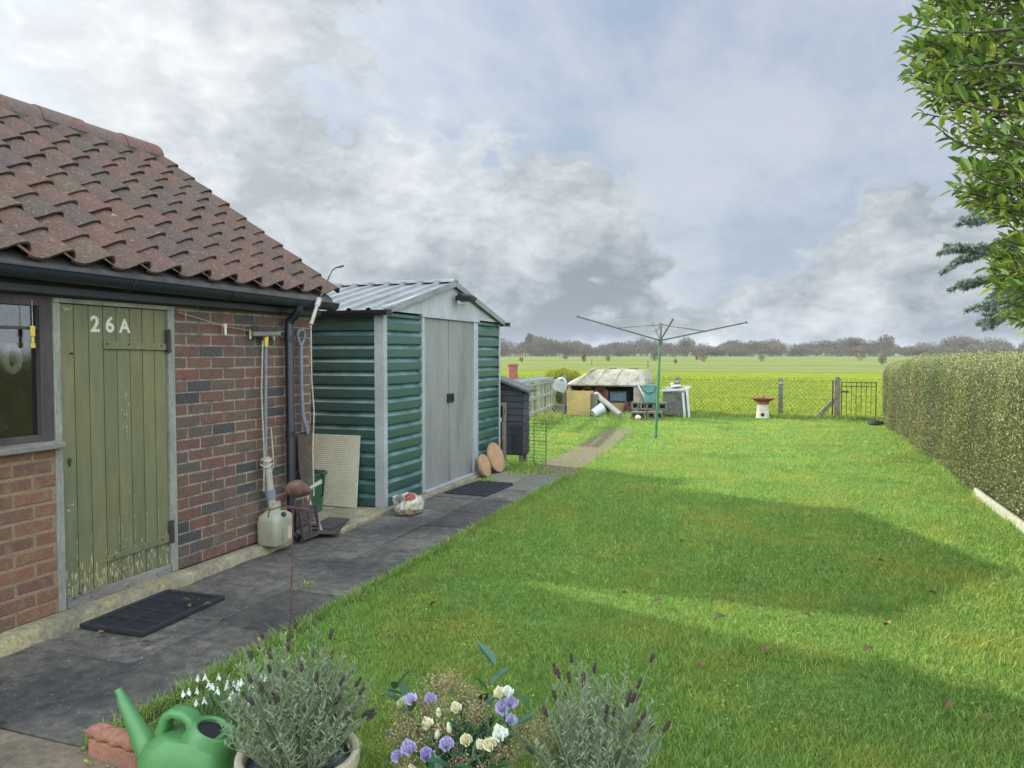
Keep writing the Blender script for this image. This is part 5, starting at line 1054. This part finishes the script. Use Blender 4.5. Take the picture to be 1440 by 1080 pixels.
def sow(y0, y1, dens, hmin, hmax, w, two=True, x0=-6.2, x1=2.12, edge=.35):
    n = int((x1-x0)*(y1-y0)*dens); x = rng.uniform(x0, x1, n); y = rng.uniform(y0, y1, n); k = path_mask(x, y); x, y = x[k], y[k]
    dp = depth_of(x, y); lat = x*cy_+y*sy_; bare = np.sin(x*2.3+1.9*np.sin(y*1.7)+.5)*np.sin(y*2.1-1.6*np.sin(x*1.3))+.5*np.sin(x*7.1+y*3.3)*np.sin(y*6.2-x*2.); k = (np.abs(lat) < dp*.9+.9) & (dp > 1.2) & ((bare < .62) | (rng.random(len(x)) < .45)); x, y = x[k], y[k]; n = len(x)
    cl = .5+.5*np.sin(x*3.1+1.7*np.sin(y*2.3))*np.sin(y*2.7+1.3*np.sin(x*1.9)); h = rng.uniform(hmin, hmax, n)*(.65+.6*cl); ww = np.full(n, w)*rng.uniform(.7, 1.3, n)
    q1, q2 = blades(x, y, h, ww); t = np.clip(rng.normal(.47, .2, n)+.12*(cl-.5), 0, .93); t[rng.random(n) < .02] = 1.
    if two: V.append(q1); V.append(q2); T_.append(t); T_.append(t)
    else: q = np.stack([q1[:, 0], q1[:, 1], q2[:, 2], q2[:, 3]], 1); V.append(q); T_.append(t)
sow(1.7, 3.6, 15000, .018, .044, .003); sow(3.6, 5.5, 10500, .018, .042, .0034); sow(5.5, 8.5, 6200, .02, .044, .0046); sow(8.5, 12.5, 3000, .022, .046, .007, False); sow(12.5, 20.28, 1300, .028, .05, .011, False)
n = 5200; y = rng.uniform(2.3, 9.7, n); x = -2.66+np.abs(rng.normal(0, .03, n))-.02; q1, q2 = blades(x, y, rng.uniform(.03, .085, n), rng.uniform(.003, .006, n), .55); V += [q1, q2]; t = np.clip(rng.normal(.45, .2, n), 0, 1); T_ += [t, t]
n = 9000; x = rng.uniform(-6.5, 2.1, n); y = 20.22+rng.normal(0, .07, n); q1, q2 = blades(x, y, rng.uniform(.05, .17, n), rng.uniform(.008, .014, n), .35); V += [q1, q2]; t = np.clip(rng.normal(.55, .25, n), 0, 1); T_ += [t, t]
n = 3500; x = 2.08+rng.normal(0, .05, n); y = rng.uniform(6.5, 20, n); q1, q2 = blades(x, y, rng.uniform(.04, .09, n), rng.uniform(.005, .01, n), .4); V += [q1, q2]; t = np.clip(rng.normal(.5, .2, n), 0, 1); T_ += [t, t]
for cx, cy, s_, n, hh in ((-5.4, 17.2, .18, 1800, .28), (-3.65, 18.9, .3, 900, .22), (-3.55, 10.2, .1, 500, .12), (-3.25, 9.75, .15, 500, .06), (-3.5, 9.0, .06, 250, .06), (-3.1, 4.5, .03, 60, .04), (-2.2, 20.0, .25, 900, .2)):
    x = cx+rng.normal(0, s_, n); y = cy+rng.normal(0, s_*3 if cx == -5.4 else s_, n); q1, q2 = blades(x, y, rng.uniform(.3, 1, n)*hh, rng.uniform(.005, .010, n), .35); V += [q1, q2]; t = np.clip(rng.normal(.55, .28, n), 0, 1); T_ += [t, t]
n = 16000; x = rng.uniform(-2.7, 2.1, n); y = 1.8+rng.random(n)**1.3*9; k = (np.sin(x*3.7+np.sin(y*2.9)*2)*np.sin(y*3.1+x) > .15); x, y = x[k], y[k]; n = len(x)          # clover and moss among the blades
d = rnd_dir(n); d[:, 2] = np.abs(d[:, 2])*.35; V.append(leaf_quads(np.stack([x, y, rng.uniform(.012, .03, n)], -1), unit(d), rng.uniform(.012, .022, n), rng.uniform(.010, .018, n), nrm=np.tile(np.array([0., 0, 1]), (n, 1)))); T_.append(np.clip(rng.normal(.3, .25, n), 0, .8))
tag(np_mesh('grass', np.concatenate(V), 0, np.concatenate(T_), M['grass']), 'short green lawn grass', kind='stuff')
V = []; T_ = []
n = 60000; y = 20.4+rng.random(n)**1.6*34; x = rng.uniform(-1, 1, n)*(y*.8)-y*.36; q1, q2 = blades(x, y, rng.uniform(.025, .075, n)*(1+y*.01), .012+y*.0008, .5); t = np.clip(rng.normal(.62, .22, n), 0, .93)
q = np.stack([q1[:, 0], q1[:, 1], q2[:, 2], q2[:, 3]], 1); q[:, :, 2] -= .02
fg = mat('field_grass', None, S(114, 130, 54), .15, .7, spec=0, world=True, fine=.1, transl=.3, ramp=[(0, S(78, 104, 42)), (.5, S(108, 124, 48)), (1, S(132, 138, 58))])
tag(np_mesh('field_grass', q, 0, t, fg), 'rough yellow-green grass of the field beyond the fence', kind='stuff')
# fallen leaves on lawn and path
lt = thing('fallen_leaf', 'small curled brown fallen leaf lying on the lawn', 'leaf', (0, 0, 0), (0, 0, 0), 'fallen leaves on the lawn')
b = MB(); b.leaf((-.03, 0, .01), (1, .1, .12), (0, .1, 1), .06, .045, .5, .35, .25); b.build('leaf_blade', M['dead_leaf'], lt, local=True)
pts = [(553, 888), (960, 845), (925, 846), (1095, 795), (1222, 915), (1075, 913), (985, 935), (960, 762), (1310, 835), (880, 835), (1220, 955), (1385, 1012), (1070, 790), (1015, 870), (1240, 790), (610, 850), (640, 805), (1135, 865), (1255, 640), (1140, 727), (745, 810), (1330, 990), (1250, 880), (1028, 790), (1160, 790)]
def ground_at(px, py, z=.02):
    t = math.atan(43/1082); x = (px-720)/1082; v = -(py-540)/1082; up = v*math.cos(t)-math.sin(t); fw = math.cos(t)+v*math.sin(t); k = (z-1.6)/up
    return Vector((x*k*cy_-fw*k*sy_, x*k*sy_+fw*k*cy_, z))
for i, (px, py) in enumerate(pts):
    o = lt if i == 0 else copy_tree(lt); o.location = ground_at(px, py, .028); o.rotation_euler = (U(-.5, .5), U(-.5, .5), U(0, 6.28)); o.scale = (U(.6, 1.15),)*3
for i, (px, py) in enumerate(((280, 846), (262, 846), (292, 852), (143, 893), (180, 870), (205, 905), (265, 855))):
    o = copy_tree(lt); o['label'] = 'dry leaf lying by the black door mat'; o['group'] = 'leaves by the door mat'; o.location = ground_at(px, py, .034 if i < 3 else .012); o.rotation_euler = (U(-.3, .3), U(-.3, .3), U(0, 6.28)); o.scale = (.9, .9, .9)

# ================================================================== FAR FIELD BUSHES, POSTS AND WOOD
def far(px, dep, z=0.):
    x = (px-720)/1082*dep; return np.array([x*cy_-dep*sy_, x*sy_+dep*cy_, z-.05])
def crown(p, h, w, n, tw, up=.45, low=.15):
    """winter twigs through a rounded crown volume"""
    d = rnd_dir(n); r = rng.random(n)**.45; c = np.array([p[0], p[1], p[2]+h*(low+(1-low)*.5)]); s = np.array([w, w, h*(1-low)*.5])
    q = c+d*r[:, None]*s; dd = unit(d*.8+rnd_dir(n)*.6+np.array([0, 0, up])); L = rng.uniform(.6, 1.4, n)*tw
    return leaf_quads(q-dd*L[:, None]*.5, dd, L, L*.20)
bl = [(733, 509, 7, 7), (821, 509, 7, 12), (855, 508, 8, 9), (921, 508, 13, 15), (946, 503, 15, 10), (950, 511, 6, 7), (980, 506, 5, 5), (989, 509, 12, 13), (1071, 508, 10, 9), (1210, 507, 15, 10), (1241, 513, 13, 16), (795, 505, 9, 6), (762, 499, 24, 9), (705, 499, 14, 11), (840, 499, 16, 8), (870, 500, 12, 7)]
words = ['low dark bush far left by the shed edge', 'thin little tree standing in the pale field', 'pale small bush right of the thin field tree', 'dark bush just left of the dryer pole', 'broad bush right of the dryer pole top', 'tiny bush below the broad one by the pole', 'tiny bush before the far wood', 'rounded dark bush right of the dryer pole', 'round bush alone in the field above the bird bath', 'dark bush at the wood edge above the gate', 'tall grey bush above the gate beside the hedge', 'faint low bush left of the thin field tree', 'wide dark thicket at the far field edge', 'dark thicket beside the shed gutter end', 'low thicket behind the canopy roof', 'small thicket left of the dryer']
for (px, py, w, h), lb in zip(bl, words):
    dep = min(1.6*1082/(max(py, 499.6)-497), 430); p = far(px, dep); s = dep/1082; t = thing('field_bush', 'far '+lb if not lb.startswith('faint') else lb, 'bush', tuple(p), group='bushes in the far field')
    n = 240; np_mesh('twigs', crown(p, h*s*1.1, w*s*.5, n, max(h, 8)*s*.24, low=.0), 0, np.clip(rng.normal(.6, .2, n), 0, .9), M['far_twig'], t)
    b = MB(); b.tube([(p[0], p[1], p[2]), (p[0], p[1], p[2]+h*s*.5)], [s*.5, s*.2], 5); b.build('trunk', M['twig'], t)
for px, py in ((911, 517), (832, 514)):
    dep = 1.6*1082/(py-497); p = far(px, dep); b = MB(); b.tube([(p[0], p[1], -.1), (p[0], p[1], .8)], .07, 6)
    tag(b.build('field_post', M['old_timber']), 'distant wooden post standing alone in the pale field', 'post', 'posts in the far field')
prof_top = [(300, 470), (705, 474), (745, 474), (790, 473), (830, 478), (880, 477), (930, 479), (965, 474), (1010, 479), (1055, 477), (1100, 478), (1150, 478), (1200, 476), (1245, 476), (1290, 479), (1340, 475), (1400, 473), (1440, 474), (1900, 474)]
def ptop(px): return float(np.interp(px, [a for a, _ in prof_top], [c for _, c in prof_top]))
V = []; T_ = []; tr = MB()
for k in range(620):
    px = U(480, 1820); row = random.random(); dep = 400+130*row; s = dep/1082; hpx = (1.6/s*0+499.5-ptop(px))*U(.78, 1.06)*(.80+.20*row); h = hpx*s*max(.55, .92+.16*math.sin(px*.043)+.13*math.sin(px*.117+1)+random.gauss(0, .10)); w = h*U(.42, .72); p = far(px, dep); n = 560
    V.append(crown(p, h, w, n, h*.13)); T_.append(np.clip(rng.normal(U(.05, .95), .12, n), 0, 1) if random.random() > .15 else np.full(n, 1.)); tr.tube([tuple(p), (p[0], p[1], p[2]+h*.6)], [h*.022, h*.008], 5, caps=False)
for k in range(420):
    px = U(480, 1820); dep = U(385, 400); s = dep/1082; h = U(7, 15)*s; p = far(px, dep); n = 190; V.append(crown(p, h, h*.8, n, h*.22, low=0)); T_.append(np.clip(rng.normal(.35, .2, n), 0, 1))
WD_ = tag(np_mesh('wood', np.concatenate(V), 0, np.concatenate(T_), M['far_twig']), 'far bare winter wood along the horizon', kind='stuff'); tag(tr.build('wood_trunks', M['twig']), 'trunks of the far winter wood', kind='stuff')
for px, top, w, lb, dense, dep in ((745, 467, 6, 'dark pointed tree standing above the wood near the shed', 1, 470), (1205, 473, 13, 'broad round bare tree above the wood over the gate', 0, 420), (1246, 469, 12, 'tallest bare tree above the wood near the hedge', 0, 430), (1160, 476, 13, 'round bare tree above the wood left of the gate', 0, 420), (965, 473, 12, 'rounded bare tree above the wood right of the dryer pole', 0, 450), (1060, 477, 11, 'rounded bare tree in the wood under the dryer arm end', 0, 440)):
    s = dep/1082; h = (500-top)*s; p = far(px, dep); t = thing('bare_tree', lb, 'tree', tuple(p), group='trees standing out of the far wood'); n = 700
    np_mesh('crown', crown(p, h, w*s, n, h*.13, low=.3), 0, np.clip(rng.normal(.1 if dense else .5, .15, n), 0, 1), M['far_twig'], t)
    b = MB(); b.tube([tuple(p), (p[0], p[1], p[2]+h*.8)], [h*.025, h*.006], 6)
    for k in range(9): a = U(0, 6.28); z = U(.3, .6)*h; b.tube([(p[0], p[1], p[2]+z), (p[0]+math.cos(a)*w*s*.7, p[1]+math.sin(a)*w*s*.7, p[2]+z+h*.28)], [h*.01, h*.003], 4, caps=False)
    b.build('trunk', M['twig'], t)
# yellow-green bush behind the fence
GB = thing('garden_bush', 'yellow-green rounded bush behind the picket fence', 'bush', (-6.3, 22.3, 0)); n = 9000
d = rnd_dir(n); q = np.array([-6.35, 22.3, .62])+d*np.array([.72, .5, .54])*(rng.random(n)**.25)[:, None]; q[:, 2] = np.maximum(q[:, 2], .02)
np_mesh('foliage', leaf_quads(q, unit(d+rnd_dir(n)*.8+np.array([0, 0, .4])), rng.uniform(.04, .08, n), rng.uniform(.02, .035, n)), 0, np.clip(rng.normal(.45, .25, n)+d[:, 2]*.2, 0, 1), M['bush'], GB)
b = MB(); b.blob((-6.3, 22.3, .52), (.5, .4, .4), 3, .05); b.tube([(-6.3, 22.3, 0), (-6.3, 22.3, .3)], .05, 6); b.build('stem_core', M['hedge_core'], GB)

# ================================================================== SKY, SUN, CAMERA
HZ = bpy.data.materials.new('haze_air'); HZ.use_nodes = True; nt = HZ.node_tree; nt.nodes.remove(nt.nodes['Principled BSDF']); pv = nt.nodes.new('ShaderNodeVolumePrincipled')
pv.inputs['Color'].default_value = (.86, .91, 1, 1); pv.inputs['Density'].default_value = HAZE; nt.links.new(pv.outputs[0], nt.nodes['Material Output'].inputs['Volume'])
if HAZE:
    b = MB(); b.box(-1900, 1900, -500, 2300, -1.2, 24); tag(b.build('haze', HZ), kind='stuff')
SUN_EL, SUN_PHI = R(23.5), R(20.5)                            # the sun stands to the left, a little ahead
sv = Vector((-math.cos(SUN_PHI)*math.cos(SUN_EL), math.sin(SUN_PHI)*math.cos(SUN_EL), math.sin(SUN_EL)))
w = bpy.data.worlds.new('World'); sc.world = w; w.use_nodes = True; nt = w.node_tree; N = nt.nodes; K = nt.links; bg = N['Background']
def nd(t, **k):
    n = N.new(t)
    for a, v in k.items(): setattr(n, a, v)
    return n
def put(s, v):
    if hasattr(v, 'is_output'): K.new(v, s)
    elif isinstance(v, (tuple, list)) and len(v) == 3 and s.type == 'RGBA': s.default_value = (*v, 1)
    else: s.default_value = v
def ma(op, a, b_=0., c=0.):
    n = nd('ShaderNodeMath', operation=op); put(n.inputs[0], a); put(n.inputs[1], b_); put(n.inputs[2], c); return n.outputs[0]
def vm(op, a, b_=(0, 0, 0), s=None):
    n = nd('ShaderNodeVectorMath', operation=op); put(n.inputs[0], a); put(n.inputs[1], b_)
    if s is not None: put(n.inputs['Scale'], s)
    return n.outputs['Value'] if op in ('DISTANCE', 'DOT_PRODUCT') else n.outputs[0]
def mrg(v, a, b_, c=0., d=1., smooth=True):
    n = nd('ShaderNodeMapRange', interpolation_type='SMOOTHSTEP' if smooth else 'LINEAR'); put(n.inputs[0], v)
    for i, x in enumerate((a, b_, c, d)): n.inputs[1+i].default_value = x
    return n.outputs[0]
def mixc(f, a, b_):
    n = nd('ShaderNodeMix', data_type='RGBA'); put(n.inputs[0], f); put(n.inputs[6], a); put(n.inputs[7], b_); return n.outputs[2]
def noi(v, s, det=8, ro=.55):
    n = nd('ShaderNodeTexNoise'); put(n.inputs['Vector'], v); n.inputs['Scale'].default_value = s; n.inputs['Detail'].default_value = det; n.inputs['Roughness'].default_value = ro; return n
def pdir(px, py):
    v = at(px, py, 10)-Vector((0, 0, 1.6)); return tuple(v.normalized())
dr = nd('ShaderNodeTexCoord').outputs['Generated']
sx = nd('ShaderNodeSeparateXYZ'); K.new(dr, sx.inputs[0]); zc = ma('MAXIMUM', sx.outputs[2], 0.)
wn = noi(dr, 3.0, 5, .6).outputs['Color']; wd = vm('ADD', dr, vm('SCALE', vm('SUBTRACT', wn, (.5, .5, .5)), s=.16))
flat = vm('MULTIPLY', dr, (1., 1., 1.75)); flat = vm('ADD', flat, vm('SCALE', vm('SUBTRACT', noi(dr, 6., 4, .6).outputs['Color'], (.5, .5, .5)), s=.07))
pl = vm('SCALE', dr, s=ma('DIVIDE', 1., ma('ADD', zc, .22)))
def puff(v):
    t = noi(v, 2.6, 4, .5).outputs['Fac']
    for s_, w_ in ((6.5, .28), (14., .18), (30., .11), (66., .06)):
        b_ = ma('ABSOLUTE', ma('SUBTRACT', noi(v, s_, 2, .5).outputs['Fac'], .5)); t = ma('SUBTRACT', t, ma('MULTIPLY', b_, w_*2.2))
    return t
def blobs(lst):
    tot = None
    for px, py, r, wgt in lst:
        q = mrg(vm('DISTANCE', wd, pdir(px, py)), 0., r, wgt, 0.); tot = q if tot is None else ma('ADD', tot, q)
    return tot
A1 = puff(flat); A2 = puff(vm('ADD', flat, tuple(sv*.075+Vector((0, 0, .03)))))
bias = ma('ADD', blobs(CLOUD), mrg(zc, .01, .16, .10, 0.))
dens = mrg(ma('ADD', A1, bias), .365, .52)
lit = ma('ADD', ma('MULTIPLY', ma('SUBTRACT', A1, A2), 2.7), .42)
thin = mrg(dens, .1, .8, .42, 0.); lit = ma('ADD', ma('ADD', lit, thin), blobs(LIGHT))
lit = mrg(lit, .05, 1.1, 0., 1., False)
ccol = mixc(lit, CDARK, CLIGHT)
el = mrg(zc, .0, .55, 0., 1.)
sky = nd('ShaderNodeTexSky', sky_type='NISHITA'); sky.sun_disc = False; sky.sun_elevation = SUN_EL; sky.sun_rotation = math.atan2(sv.x, sv.y); sky.altitude = 0
veil = mixc(el, SKYLOW, SKYHIGH)
veil = mixc(ma('MULTIPLY', mrg(noi(vm('MULTIPLY', pl, (1., .5, 1.)), 1.6, 9, .62).outputs['Fac'], .40, .66), .9), veil, VEIL)
base = mixc(NISH, veil, sky.outputs[0])
col = mixc(dens, base, ccol)
glow = mrg(vm('DISTANCE', dr, tuple(sv)), .15, 1.0, GLOW, 0.); col = mixc(glow, col, (10., 10., 10.))
back = mrg(vm('DOT_PRODUCT', dr, pdir(720, 300)), .60, -.2, 1., BACK); col = vm('MULTIPLY', vm('SCALE', col, s=back), mixc(mrg(back, 1., BACK), (1., 1., 1.), WARM))  # sky outside the view brightened and warmed as added fill light
K.new(col, bg.inputs['Color']); bg.inputs['Strength'].default_value = .1
sl = bpy.data.lights.new('sun', 'SUN'); sl.energy = SUN; sl.angle = R(.8); sl.color = (1, .94, .84); so = bpy.data.objects.new('sun', sl); COL.objects.link(so); so.rotation_euler = sv.to_track_quat('Z', 'Y').to_euler(); so.location = (-12, 6, 8)
cam = bpy.data.cameras.new('camera'); co = bpy.data.objects.new('camera', cam); COL.objects.link(co); co.location = (0, 0, 1.6); co.rotation_euler = (R(90)-math.atan(43/1082), 0, R(19.6)); cam.sensor_fit = 'HORIZONTAL'; cam.sensor_width = 36; cam.lens = 36*1082/1440; cam.clip_start = .05; cam.clip_end = 5000; sc.camera = co
sc.view_settings.view_transform = 'Standard'; sc.view_settings.look = 'None'; sc.view_settings.gamma = 1; sc.view_settings.exposure = EXPO
try: sc.cycles.use_denoising = True; sc.cycles.max_bounces = 6; sc.cycles.diffuse_bounces = 3; sc.cycles.transparent_max_bounces = 8
except Exception: pass
